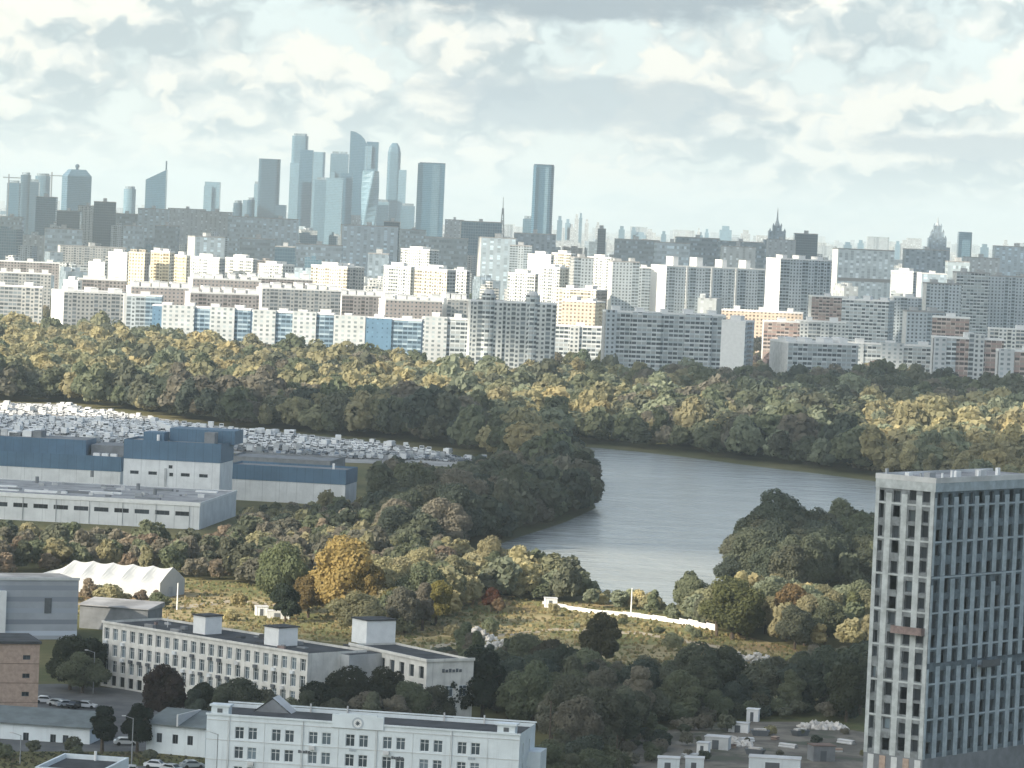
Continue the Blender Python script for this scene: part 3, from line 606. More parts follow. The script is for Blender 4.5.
for i in range(5):
    a0, a1 = R(-90 + 36 * i), R(-54 + 36 * i); b.cyl(0, 0, max(.05, 5 * math.cos(a0)), h + 21 + 5 * math.sin(a0), h + 21 + 5 * math.sin(a1), 12, max(.05, 5 * math.cos(a1)))
b.build('ball', M['g_dark'], q)
boxtower('short white cylindrical tower left of the slanted tower', 130, 189, 12, 9000, 'g_light', r=12)
g, h, k = sky_thing('skyscraper', 'blue skyscraper with a slanted top and a mast on its right edge', 156.5, 180, 8800); w = 20 * k
h2 = at(166, 170, 8800).z; b = MB(); b.prism([(-w / 2, -18), (w / 2, -18), (w / 2, 18), (-w / 2, 18)], 0, [h, h2, h2, h], 0, 0); b.build('tower_shaft', M['g_blue'], g)
b = MB(); b.box(w / 2 - 3, w / 2, -3, 3, h2 - 4, at(167, 161, 8800).z); b.build('mast', M['g_dark'], g)
boxtower('light grey stepped tower right of the slanted tower', 213, 182, 15, 9500, 'g_light', steps=((-4, 8, 186, 'g_light'),), cap=False)
boxtower('small rounded tower, left of a matching pair', 238, 203, 9, 9000, 'g_dark', r=9)
boxtower('small rounded tower, right of a matching pair', 251, 200, 8, 9000, 'g_dark', r=8)
boxtower('very slim pale tower touching the dark rounded block', 257, 184, 5, 9900, 'g_light')
boxtower('dark blue rounded skyscraper left of the tall group', 270, 159, 21, 9600, 'g_dark', r=9, cap=False, steps=((13, 10, 205, 'g_dark'),))
boxtower('tall pale blue skyscraper with a rounded top at the left of the group', 300.5, 136, 16, D0, 'g_mid', r=8, steps=((-4, 9, 163, 'g_light'),))
boxtower('dark blue slab skyscraper in front of the tall rounded one', 307, 150, 13, 9700, 'g_blue', cap=False)
boxtower('light pale skyscraper with a sloping corner right of the dark slab', 317.5, 152, 16, 10200, 'g_light', r=6, cap=False)
boxtower('square framed skyscraper with a notch at its top', 340, 154, 18, 10300, 'g_mid', dep=40, steps=((-6, 4, 172, 'g_light'),))
boxtower('broad grey blue block with stepped roof below the square framed skyscraper', 324, 180, 17, 9500, 'g_mid', cap=True)
boxtower('pale grey broad skyscraper block right of the stepped one', 335, 178, 16, 9400, 'g_light', cap=False)
boxtower('dark stepped block beneath the sail topped skyscraper', 347, 173, 12, 9800, 'g_blue', cap=False)
g, h, k = sky_thing('skyscraper', 'tallest skyscraper with a curved sail shaped top', 359, 140, 9900); w = 17 * k      # curved top, flaring slightly
prof = [(-w / 2, at(351, 131, 9900).z), (-w * .2, at(354, 132, 9900).z), (w * .1, at(360, 135, 9900).z), (w * .32, at(364, 139, 9900).z), (w / 2, at(367, 145, 9900).z)]
b = MB(); P = [(p[0], -16) for p in prof] + [(p[0], 16) for p in reversed(prof)]; Z = [p[1] for p in prof] + [p[1] for p in reversed(prof)]
b.prism(P, 0, Z, 0, 0); b.build('tower_shaft', M['g_blue'], g)
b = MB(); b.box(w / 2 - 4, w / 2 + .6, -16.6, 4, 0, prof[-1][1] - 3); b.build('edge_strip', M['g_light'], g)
boxtower('slim two tone skyscraper just right of the sail topped one', 373, 142, 12, 10100, 'g_blue', cap=False, steps=((-3, 5, 146, 'g_light'),))
g, h, k = sky_thing('skyscraper', 'twisted pale skyscraper below the slim two tone one', 371, 171, 9300); b = MB()
for i in range(16):
    s = lambda j: [((x * math.cos(R(j * 7 - 40)) - y * math.sin(R(j * 7 - 40))), (x * math.sin(R(j * 7 - 40)) + y * math.cos(R(j * 7 - 40)))) for x, y in rrect(13.5 * k, 13.5 * k, 4, 2)]
    b.prism(s(i), h * i / 16, h * (i + 1) / 16, 0, 0, s(i + 1))
b.build('tower_shaft', M['g_light'], g); b = MB(); b.prism([(-9, -9), (9, -9), (9, 9), (-9, 9)], h - .1, h + 5); b.build('roof_crown', M['g_mid'], g)
g, h, k = sky_thing('skyscraper', 'round topped skyscraper with a lower right shoulder', 394.5, 152, 9900); b = MB(); w = 13 * k
b.prism(rrect(w, w, 8), 0, h, 0, 0); b.build('tower_shaft', M['g_mid'], g)
b = MB(); b.prism(rrect(w * .96, w * .96, 8), h - .2, h + 12, 0, 0, rrect(w * .8, w * .8, 7)); b.prism(rrect(w * .8, w * .8, 7), h + 11.8, at(394, 143, 9900).z, 0, 0, rrect(w * .4, w * .4, 3)); b.build('roof_crown', M['g_mid'], g)
b = MB(); b.box(w * .3, w * .3 + 9 * k, -w * .45, w * .4, 0, at(404, 170, 9900).z); b.build('lower_wing', M['g_light'], g)
boxtower('low block at the foot of the round topped skyscraper', 408, 206, 14, 9600, 'g_mid')
boxtower('low grey cluster block left of the round topped skyscraper', 383, 202, 12, 9500, 'g_light')
g, h, k = boxtower('broad two tone skyscraper standing alone right of the group', 432, 164, 27, 8400, 'g_blue', dep=38, cap=False, rz=0); w = 27 * k
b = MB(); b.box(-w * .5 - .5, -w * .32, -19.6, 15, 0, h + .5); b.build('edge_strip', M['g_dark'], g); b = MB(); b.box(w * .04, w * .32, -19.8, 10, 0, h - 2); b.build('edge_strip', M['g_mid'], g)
b = MB(); b.box(-w * .45, w * .5, -16, 16, h - .1, h + 2.5); b.build('roof_crown', M['g_dark'], g)
g, h, k = boxtower('two tone skyscraper with rounded corners standing alone far from the others', 544, 166, 21, 8000, 'g_blue', dep=34, r=9, cap=False); w = 21 * k
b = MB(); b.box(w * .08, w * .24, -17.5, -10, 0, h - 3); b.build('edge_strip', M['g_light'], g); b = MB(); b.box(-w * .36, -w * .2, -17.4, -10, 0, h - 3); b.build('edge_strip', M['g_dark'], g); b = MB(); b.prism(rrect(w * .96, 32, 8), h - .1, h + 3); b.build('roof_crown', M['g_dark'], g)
boxtower('dark low block beside the foot of the rounded corner skyscraper', 529, 219, 12, 8200, 'g_mid')
# spired towers
def spired(label, px, D, ytip, tiers, mat='f_vertdark'):
    p = at(px, ytip, D); k = D / FPX; g = thing('spired_tower', label, 'tower', (p.x, D, 0), 0, 'stepped stone towers with spires'); z0 = 0
    for i, (w, yt) in enumerate(tiers):
        z = at(px, yt, D).z; hw = w * k / 2; b = MB(); b.box(-hw, hw, -hw * .8, hw * .8, z0, z, 0, 1)
        if i: 
            for s_ in (-1, 1): b.prism([(s_ * hw * .86 - 2, -hw * .7 - 2), (s_ * hw * .86 + 2, -hw * .7 - 2), (s_ * hw * .86 + 2, -hw * .7 + 2), (s_ * hw * .86 - 2, -hw * .7 + 2)], z - .1, z + 6, 0, 0, [(s_ * hw * .86, -hw * .7)] * 4)
        b.build('tier', [M[mat], M['roof_grey']], g); z0 = z - .1
    hw = tiers[-1][0] * k * .32; zt = p.z; b = MB(); zm = z0 + (zt - z0) * .35; b.cyl(0, 0, hw, z0, zm, 8, hw * .35); b.cyl(0, 0, hw * .35, zm - .1, zt, 8, .3); b.build('spire', M['f_stone'], g)
spired('stepped stone tower with a tall spire, left of two', 778, 7600, 208, ((26, 240), (17, 231), (9, 226)))
spired('stepped stone tower with a spire, right of two', 938, 7900, 217, ((25, 247), (18, 238), (13, 232), (8, 226)))
boxtower('leaning topped dark tower right of the right spire', 965, 232, 13, 8200, 'g_dark', steps=((1, 8, 240, 'g_mid'),), name='office_tower', cap=False)
# lattice mast and two cranes on the skyline
def lattice(g, w, z0, z1, name='lattice_mast_frame', n=7, w1=None, th=.9):
    b = MB(); w1 = w * .12 if w1 is None else w1
    for i in range(n):
        a0, a1 = z0 + (z1 - z0) * i / n, z0 + (z1 - z0) * (i + 1) / n; p0, p1 = w + (w1 - w) * i / n, w + (w1 - w) * (i + 1) / n
        C = [(-1, -1), (1, -1), (1, 1), (-1, 1)]
        for j in range(4):
            c, d = C[j], C[(j + 1) % 4]
            b.tube((c[0] * p0, c[1] * p0, a0), (c[0] * p1, c[1] * p1, a1), th, n=4); b.tube((c[0] * p0, c[1] * p0, a0), (d[0] * p1, d[1] * p1, a1), th * .6, n=4); b.tube((c[0] * p1, c[1] * p1, a1), (d[0] * p1, d[1] * p1, a1), th * .6, n=4)
    return b.build(name, M['steel'], g)
p = at(503.5, 197, 7000); g = thing('lattice_mast', 'tapering lattice mast left of the rounded corner skyscraper', 'mast', (p.x, 7000, 0)); lattice(g, 7.5, 0, p.z * .86); b = MB(); b.tube((0, 0, p.z * .84), (0, 0, p.z), .9, .4); b.build('antenna', M['steel'], g)
for px, yt, lb in ((9, 174, 'construction crane left of the slim round tower on the skyline'), (52, 172, 'construction crane over the broad round shouldered tower')):
    p = at(px, yt, 9150); g = thing('tower_crane', lb, 'crane', (p.x, 9150, 0), R(25)); b = MB(); b.box(-1.2, 1.2, -1.2, 1.2, 0, p.z); b.build('crane_mast', M['steel'], g)
    b = MB(); b.box(-14, 30, -.9, .9, p.z - 9, p.z - 7); b.build('jib', M['steel'], g)

# ------------------------------------------------------------------ windows with frames and panes
def window(parent, O, X, u0, u1, v0, v1, dep=0.16, fm='frame_white', pm='pane', mull=1, trans=True, fw=0.09):
    O, X = Vector(O), Vector(X).normalized(); N = Vector((X.y, -X.x, 0))
    ang = math.atan2(X.y, X.x); base = O + X * u0 - N * dep + Vector((0, 0, v0)); w, h = u1 - u0, v1 - v0
    key = ('w', round(w, 2), round(h, 2), fm, mull, trans)
    if key not in WM:
        b = MB(); b.box(0, w, -.03, .05, 0, fw, 0, 0, 0, True); b.box(0, w, -.03, .05, h - fw, h, 0, 0, 0, True)
        b.box(0, fw, -.03, .05, fw, h - fw); b.box(w - fw, w, -.03, .05, fw, h - fw)
        for i in range(mull): c = w * (i + 1) / (mull + 1); b.box(c - fw / 2, c + fw / 2, -.025, .05, fw, h - fw)
        if trans: b.box(fw, w - fw, -.02, .045, h * .68, h * .68 + fw * .8, 0, 0, 0, True)
        f = b.build('window', M[fm]); WM[key] = f.data; bpy.data.objects.remove(f)
        b = MB(); b.face([(.02, .02, .02), (w - .02, .02, .02), (w - .02, .02, h - .02), (.02, .02, h - .02)], [(0, 0)] * 4); f = b.build('pane', M[pm]); WM[key + ('p', pm)] = f.data; bpy.data.objects.remove(f)
    elif key + ('p', pm) not in WM:
        b = MB(); b.face([(.02, .02, .02), (w - .02, .02, .02), (w - .02, .02, h - .02), (.02, .02, h - .02)], [(0, 0)] * 4); f = b.build('pane', M[pm]); WM[key + ('p', pm)] = f.data; bpy.data.objects.remove(f)
    f = link('window', WM[key], parent); f.location = base; f.rotation_euler.z = ang
    link('pane', WM[key + ('p', pm)], f)
    return f
WM = {}
def at_two(A, B):                                         # frame along a facade from ground point A to B
    return math.atan2(B.y - A.y, B.x - A.x), math.hypot(B.x - A.x, B.y - A.y)

# ------------------------------------------------------------------ white administration building in front
A = at(207, 715, 668.6); B = at(520, 735, 659.0); zr = 14.6
th, wl = at_two(A, B); dp = 15.0
wb = thing('office_building', 'white four storey building with a round emblem on its roof crest and paired windows', 'building', (A.x, A.y, 0), th); foot(wb, 0, wl, 0, dp)
per = 38.2 * 664 / FPX; wu = []
for i in range(7):
    u = 5.0 + per * i; wu += [(u, u + 1.55), (u + 2.3, u + 3.85)]
rows = [zr - 1.95 - 2.1 - 3.36 * r for r in range(4)]
holes = [(a, b_, v, v + 2.05) for a, b_ in wu for v in rows]
b = MB(); b.wall((0, 0, 0), (1, 0, 0), wl, 0, zr, holes, .2)
eh = [(u, u + 1.3, v, v + 2.05) for u in (3.0, 9.0) for v in rows]
b.wall((wl, 0, 0), (0, 1, 0), dp, 0, zr, eh, .2); b.wall((wl, dp, 0), (-1, 0, 0), wl, 0, zr, [], .2); b.wall((0, dp, 0), (0, -1, 0), dp, 0, zr, [], .2)
b.build('wall', M['cool_white'], wb)
b = MB(); b.box(.3, wl - .3, .3, dp - .3, zr - .9, zr - .6); b.build('roof', M['bitumen'], wb)
b = MB(); b.box(-.15, wl + .15, -.18, -.002, zr - .25, zr + .06, 0, 0, 0, True); b.box(-.15, wl + .15, dp + .002, dp + .18, zr + .1, zr + .35, 0, 0, 0, True); b.build('cornice', M['cool_white'], wb)
for v in (zr - 1.1, zr - 1.1 - 3.36, zr - 1.1 - 6.72, zr - 1.1 - 10.08):
    b = MB(); b.box(0, wl, -.07, -.002, v - 3.36 + .9 if False else v, v + .12, 0, 0, 0, True); b.build('string_course', M['pale_concrete'], wb)
for i in range(8):
    u = 5.0 + per * i - 1.25
    if u < wl - 1: b = MB(); b.box(u - .03, u + .03, -.05, -.002, .5, zr - 1.12); b.build('panel_joint', M['pale_concrete'], wb)
for (a, b_, v, v2) in holes: window(wb, (0, 0, 0), (1, 0, 0), a, b_, v, v2, .2, mull=1)
for (a, b_, v, v2) in eh: window(wb, (wl, 0, 0), (0, 1, 0), a, b_, v, v2, .2, mull=0)
for i in range(0, 8, 2):
    u = 5.0 + per * i - 1.0
    if u < wl - 1: b = MB(); b.tube((u, -.14, .3), (u, -.14, zr - .3), .07, n=6); b.build('drain_pipe', M['pale_concrete'], wb)
for i, (a, b_) in enumerate(wu):
    if i in (1, 4, 8, 11): b = MB(); b.box(a + .2, a + 1.2, -.5, -.01, rows[1 if i % 2 else 0] - .95, rows[1 if i % 2 else 0] - .3, 0, 0, 0, True); b.build('air_conditioner', M['roof_light'], wb)
c0, c1 = 130 * 664 / FPX, 183 * 664 / FPX; cm = (c0 + c1) / 2
b = MB(); b.box(c0, c1, -.25, .35, zr - .95, zr + 1.25); b.box(c0 + 1.2, c1 - 1.2, -.22, .3, zr + 1.25, zr + 1.5); b.build('roof_crest', M['cool_white'], wb)
def ringdisc(parent, name, r0, r1, y, z, mat, n=28, x=cm, d=.06):
    b = MB()
    for i in range(n):
        a0, a1 = 2 * math.pi * i / n, 2 * math.pi * (i + 1) / n
        Q = [(x + r * math.cos(a), yy, z + r * math.sin(a)) for yy in (y,) for r, a in ((r0, a0), (r1, a0), (r1, a1), (r0, a1))]
        b.face(Q, [(0, 0)] * 4)
        b.face([(x + r1 * math.cos(a0), y, z + r1 * math.sin(a0)), (x + r1 * math.cos(a0), y + d, z + r1 * math.sin(a0)), (x + r1 * math.cos(a1), y + d, z + r1 * math.sin(a1)), (x + r1 * math.cos(a1), y, z + r1 * math.sin(a1))], [(0, 0)] * 4)
    return b.build(name, M[mat], parent)
em = ringdisc(wb, 'emblem', 0.72, 1.0, -.33, zr + .0, 'emblem_grey')
ringdisc(em, 'emblem_ground', 0.0, .72, -.30, zr + .0, 'white_paint'); 
b = MB()
for i in range(8):                                        # dark rosette in the middle of the emblem
    a = 2 * math.pi * i / 8; p, q = a - .32, a + .32
    b.face([(cm, -.345, zr), (cm + .26 * math.cos(p), -.345, zr + .26 * math.sin(p)), (cm + .5 * math.cos(a), -.345, zr + .5 * math.sin(a)), (cm + .26 * math.cos(q), -.345, zr + .26 * math.sin(q))], [(0, 0)] * 4)
b.build('rosette', M['emblem_dark'], em)
for u in (2.2, wl - 2.4):                                  # square vents on the parapet
    b = MB(); b.box(u - 1.5, u + 1.5, .1, 2.4, zr - .6, zr + 1.25); b.box(u - 1.8, u + 1.8, -.1, 2.6, zr + 1.25, zr + 1.55, 0, 0, 0, True); q = b.build('roof_vent', M['cool_white'], wb)
    b = MB(); b.box(u - .45, u + .45, .06, .11, zr + .2, zr + .9); b.build('vent_opening', M['frame_dark'], q)
for u in (9.5, 14.5, 21, 38, 45): b = MB(); b.box(u, u + .25, dp - .5, dp - .25, zr - .6, zr + .9); b.build('vent_pipe', M['roof_light'], wb)
b = MB(); gx0, gx1 = 5.6, 11.8                             # gabled skylight house at the back of the roof
b.face([(gx0, 11, zr - .6), (gx1, 11, zr - .6), ((gx0 + gx1) / 2, 11, zr + 1.7)], [(0, 0)] * 3); b.face([(gx0 - .3, 10.8, zr - .6), ((gx0 + gx1) / 2, 10.8, zr + 1.95), ((gx0 + gx1) / 2, 15.5, zr + 1.95), (gx0 - .3, 15.5, zr - .6)], [(0, 0)] * 4, 1); b.face([((gx0 + gx1) / 2, 10.8, zr + 1.95), (gx1 + .3, 10.8, zr - .6), (gx1 + .3, 15.5, zr - .6), ((gx0 + gx1) / 2, 15.5, zr + 1.95)], [(0, 0)] * 4, 1)
b.build('roof_gable', [M['dark_concrete'], M['roof_light']], wb)
for u, v in ((16.1, rows[1] + 1.7), (32.2, rows[1] + 1.75), (24.9, rows[0] - .75), (45.3, rows[0] - .8)):     # unreadable dark sign plates
    b = MB(); n_ = 5 if u in (16.1, 32.2) else 3
    for i in range(n_): b.box(u + i * .42, u + i * .42 + (.34 if i % 2 else .38), -.1, -.01, v, v + (.42 if i % 3 else .5), 0, 0, 0, True)
    b.build('sign_lettering', M['emblem_grey' if n_ == 3 else 'frame_dark'], wb)
b = MB(); b.box(wl + .002, wl + 2.2, 8.5, dp - .5, 0, zr - 4.0); b.build('side_porch', M['cool_white'], wb)

# ------------------------------------------------------------------ long institute building
ia = thing('institute_building', 'long cream white institute building with three rows of narrow windows and dark roof', 'building'); zi = 13.5
A = at(103, 622, 820); B = at(308, 655, 776); ti, wi = at_two(A, B); ia.location = (A.x, A.y, 0); ia.rotation_euler.z = ti; di = 16.0; foot(ia, 0, wi, 0, di, 3)
np_ = 23; pi_ = wi / np_; iw = [(pi_ * i + pi_ * .21, pi_ * i + pi_ * .79) for i in range(np_)]
ir = [9.85, 6.5, 3.2, .4]
holes = [(a, b_, v, v + (2.4 if v > 1 else 2.1)) for a, b_ in iw for v in ir]
b = MB(); b.wall((0, 0, 0), (1, 0, 0), wi, 0, zi, holes, .35); b.wall((wi, 0, 0), (0, 1, 0), di, 0, zi, [], .2); b.wall((wi, di, 0), (-1, 0, 0), wi, 0, zi, [], .2); b.wall((0, di, 0), (0, -1, 0), di, 0, zi, [], .2)
b.build('wall', M['cream_render'], ia)
for k, (a, b_, v, v2) in enumerate(holes):
    if len([1 for c in ia.children if c.name.startswith('window')]) < 92 and v > 1: window(ia, (0, 0, 0), (1, 0, 0), a, b_, v, v2, .35, 'frame_white', 'pane', 1)
b = MB()
for (a, b_, v, v2) in holes:
    if v < 1: b.face([(a, .34, v), (b_, .34, v), (b_, .34, v2), (a, .34, v2)], [(0, 0)] * 4)
b.build('ground_floor_glazing', M['pane_dark'], ia)['kind'] = 'stuff'
b = MB(); b.box(.25, wi - .25, .25, di - .25, zi - .8, zi - .45); b.build('roof', M['bitumen'], ia)
b = MB(); b.box(-.2, wi + .2, -.25, -.003, zi - .35, zi + .1, 0, 0, 0, True); b.build('cornice', M['cream_render'], ia)
acr = random.Random(3)
for i in range(16):
    u, y_ = acr.uniform(2, wi - 4), acr.uniform(1.5, 13); b = MB(); b.box(u, u + acr.uniform(.5, 3), y_, y_ + acr.uniform(.4, 1.4), zi - .5, zi + acr.uniform(-.2, .5)); b.build('roof_clutter', M[acr.choice(['dark_concrete', 'bitumen', 'rust_red', 'roof_grey'])], ia)
for i in range(np_):                                       # air conditioner boxes under some windows
    for v in ir[:2]:
        if acr.random() < .38: u = pi_ * (i + .5); b = MB(); b.box(u - .5, u + .4, -.55, -.01, v - .85, v - .2, 0, 0, 0, True); b.build('air_conditioner', M[acr.choice(['roof_light', 'frame_dark', 'frame_white'])], ia)
def roofhut(parent, px0, px1, yb, D, h, z0, d):
    x0, x1 = at(px0, yb, D).x, at(px1, yb, D).x
    return x0, x1
A2 = at(350, 645, 797); B2 = at(427, 661.5, 773); t2, w2 = at_two(A2, B2)
ib = thing('institute_wing', 'right wing of the institute with tall window slots, partly behind trees', 'building', (A2.x, A2.y, 0), t2); foot(ib, 0, w2, 0, 14, 3)
pw = w2 / 8; h2 = [(pw * i + pw * .22, pw * i + pw * .72, v, v + 2.4) for i in range(8) for v in (9.7, 6.3, 2.9)]
b = MB(); b.wall((0, 0, 0), (1, 0, 0), w2, 0, zi, h2, .4); b.wall((w2, 0, 0), (0, 1, 0), 11, 0, zi, [], .2); b.wall((w2, 11, 0), (-1, 0, 0), w2, 0, zi, [], .2); b.wall((0, 11, 0), (0, -1, 0), 11, 0, zi, [], .2); b.build('wall', M['cream_render'], ib)
for h_ in h2: window(ib, (0, 0, 0), (1, 0, 0), *h_, .4, 'frame_dark', 'pane_dark', 0)
b = MB(); b.box(-3, w2 - .25, .25, 10.8, zi - .8, zi - .4); b.build('roof', M['bitumen'], ib)
b = MB(); b.box(-.1, w2 + .3, -.3, -.003, zi - .3, zi + .25, 0, 0, 0, True); b.box(w2 + .003, w2 + .3, 0, 11.1, zi - .3, zi + .25, 0, 0, 0, True); b.build('cornice', M['cream_render'], ib)
b = MB()
for i in range(6): b.box(w2 + .01, w2 + .08, 3.6 + i * .8, 4.2 + i * .8, 11.0, 11.7 - .15 * (i % 2), 0, 0, 0, True)
b.build('sign_lettering', M['frame_dark'], ib)
for i, y in enumerate((2.2, 5.4, 8.6)): window(ib, (w2 - .155, 0, 0), (0, 1, 0), y - .9, y + .9, 6.2, 8.4, -.18, 'frame_white', 'pane', 1)
lk = MB(); lk.box(wi - 2, wi + 2.5, di * .55, di + 6, 0, zi - .5, 0, 1)
lk.build('link_block', [M['grey_concrete'], M['bitumen']], ia)
for (px0, px1, ytop, ybot, D, lb) in ((193, 222, 618, 634, 822, 'left'), (264, 298, 630, 645, 806, 'middle'), (349, 395, 626, 651, 795, 'right')):
    par = ia if lb != 'right' else ib; inv = Matrix.Rotation(-par.rotation_euler.z, 4, 'Z') @ Matrix.Translation(-Vector(par.location))
    Wp = (px1 - px0) * D / FPX; a_, b2 = Wp * .62, Wp * .75; best = None
    for q_ in range(0, 700):
        L_ = Vector((q_ * .1 - 4, 8.0, 0)); wv_ = par.matrix_basis @ L_; e_ = abs(proj(wv_.x, wv_.y, zi + 1)[0] - (px0 * .5 + px1 * .5))
        if best is None or e_ < best[0]: best = (e_, L_)
    p = best[1]
    hgt = 3.2 if lb != 'right' else 4.4; b = MB(); cx, cy = p.x - a_ * .5, p.y - b2 * .5
    b.box(cx, cx + a_, cy, cy + b2, zi - .45, zi + hgt, 0, 1); q = b.build('roof_hut', [M['white_paint'], M['bitumen']], par)
    b = MB(); b.box(cx - .25, cx + a_ + .25, cy - .25, cy + b2 + .25, zi + hgt + .002, zi + hgt + .25, 0, 0, 0, True); b.build('hut_roof', M['bitumen'], q)

# ------------------------------------------------------------------ tower block under construction at the right
C = at(936, 478, 667); tw = thing('tower_block', 'grey tower block with light upright piers, under construction, at the right', 'tower', (C.x, C.y, 0), R(52)); zt = C.z; foot(tw, 0, 38, 0, 12)
TL, TR = 11.8, 38.0; zb = 12.3; fl = 3.02
b = MB(); b.box(-.02, TR, -.02, TL + .02, 0, zb - .001); b.build('podium', M['dark_concrete'], tw)
for u in range(5): b = MB(); b.box(-.1, -.025, .3 + u * 2.35, 1.5 + u * 2.35, 6.5, zb - .3, 0, 0, 0, True); b.build('podium_panel', M['brick_beige' if u % 2 else 'pale_concrete'], tw)
tr_ = random.Random(9)
lc = [1.75, 4.4, 7.55, 10.6]; rc = [1.6 + 3.35 * i for i in range(11)]
floors = [zb + .5 + fl * i for i in range(15)]
def thole(c, z, wd): w_ = wd * tr_.uniform(.9, 1.1); return (c - w_ / 2, c + w_ / 2, z + (.25 if (round((z - zb) / fl) + round(c * .6)) % 2 else .62) * tr_.uniform(.6, 1.3), z + (2.3 if (round((z - zb) / fl) + round(c * .6)) % 2 else 2.75) * tr_.uniform(.92, 1.03))
hl = [thole(TL - c, z, 1.35 if c < 10 else .9) for z in floors for c in lc]; hr_ = [thole(c, z, 1.6) for z in floors for c in rc]
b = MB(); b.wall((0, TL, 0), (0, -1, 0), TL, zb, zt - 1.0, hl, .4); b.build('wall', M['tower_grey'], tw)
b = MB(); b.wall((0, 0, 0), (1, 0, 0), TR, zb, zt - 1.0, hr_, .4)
b.wall((TR, 0, 0), (0, 1, 0), TL, zb, zt - 1, [], .3); b.wall((TR, TL, 0), (-1, 0, 0), TR, zb, zt - 1, [], .3); b.build('wall', M['tower_blue_shade'], tw)
nw = 0; rest = MB()
for hs, O_, X_, lim in ((hl, (0, TL, 0), (0, -1, 0), 60), (hr_, (0, 0, 0), (1, 0, 0), 38)):
    for i, h_ in enumerate(sorted(hs, key=lambda q: -q[2])):
        if tr_.random() < .12: continue
        if i < lim: window(tw, O_, X_, *[round(q, 1) for q in h_], .4, 'frame_dark', 'pane_dark' if tr_.random() < .85 else 'pane', 0, False, .12)
        else:
            Ov, Xv = Vector(O_), Vector(X_); N_ = Vector((Xv.y, -Xv.x, 0)); P = lambda u, v: Ov + Xv * u - N_ * .36 + Vector((0, 0, v))
            rest.face([P(h_[0], h_[2]), P(h_[1], h_[2]), P(h_[1], h_[3]), P(h_[0], h_[3])], [(0, 0)] * 4)
rest.build('lower_windows', M['pane_dark'], tw)['kind'] = 'stuff'
def pier(axis, c, w_, z0, z1, mat, pr):
    b = MB()
    if axis == 'l': b.box(-pr, -.003, c - w_ / 2, c + w_ / 2, z0, z1, 0, 0, 0, True)
    else: b.box(c - w_ / 2, c + w_ / 2, -pr, -.003, z0, z1, 0, 0, 0, True)
    return b.build('pier', M[mat], tw)
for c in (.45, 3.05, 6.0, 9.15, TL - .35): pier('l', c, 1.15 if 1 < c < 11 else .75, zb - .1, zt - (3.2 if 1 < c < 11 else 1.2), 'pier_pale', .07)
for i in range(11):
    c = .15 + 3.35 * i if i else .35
    for z0, z1 in ((zb - .1, zb + 15.0 + tr_.uniform(-1, 1)), (zb + 16.2, zb + 30 + tr_.uniform(-1, 1)), (zb + 31, zt - 3.4)): pier('r', c + tr_.uniform(-.06, .06), 1.3 if i else .6, z0, z1, 'pier_blue_shade', .06 + tr_.uniform(0, .05))
for z in [floors[i] - .12 for i in range(2, 15, 2)]:
    b = MB(); b.box(-.06, -.004, .1, TL - .1, z, z + .3, 0, 0, 0, True); b.build('floor_band', M['pier_pale'], tw); b = MB(); b.box(.1, TR, -.06, -.004, z, z + .3, 0, 0, 0, True); b.build('floor_band', M['pier_blue_shade'], tw)
b = MB(); b.box(-.12, TR + .1, -.12, TL + .1, zt - 2.4, zt - .9, 1, 1, 0); b.build('attic_band', [M['pier_pale'], M['pier_blue_shade']], tw)
b = MB(); b.box(-.16, TR, -.16, .05, zt - .9, zt); b.box(-.16, .05, .05, TL + .16, zt - .9, zt); b.box(.05, TR, TL, TL + .16, zt - .9, zt); b.build('parapet', M['roof_light'], tw)
b = MB(); b.box(.05, TR, .05, TL, zt - .9, zt - .5); b.build('roof', M['roof_grey'], tw)
for x, y, s_, hh in ((1.2, 10.6, .5, 1.6), (2.2, 6.8, 1.1, 1.0), (6, 5, 1.6, 1.1), (10, 3, .5, 1.6), (13, 4, 1.3, 1.3), (17, 2, .5, 1.5), (21, 4, 1.6, 1.4), (25, 3, .7, 1.8), (4, 1.2, .35, 1.4), (.3, 3.2, .25, 1.3)):
    hh = .5 + (hh - .5) * .75; s_ = s_ * .6; b = MB(); b.box(x - s_, x + s_, y - s_ * .6, y + s_ * .6, zt - .5, zt - .5 + hh); b.build('roof_unit', M[tr_.choice(['roof_light', 'grey_concrete', 'white_paint'])], tw)
b = MB(); b.box(-1.3, -.25, .6, 6.8, 33.2, 33.6, 0, 0, 0, True); b.box(-1.3, -1.22, .6, 6.8, 33.6, 34.5); b.box(-1.3, -.25, .6, .66, 33.6, 34.5); b.box(-1.3, -.25, 6.74, 6.8, 33.6, 34.5); tag(b.build('work_platform', M['rust_red'], tw), 'reddish hanging work platform on the left face')
b = MB(); b.box(16, 22, -1.2, -.32, 27, 27.4, 0, 0, 0, True); b.box(16, 22, -1.2, -1.12, 27.4, 28.2); b.build('work_platform', M['frame_dark'], tw)

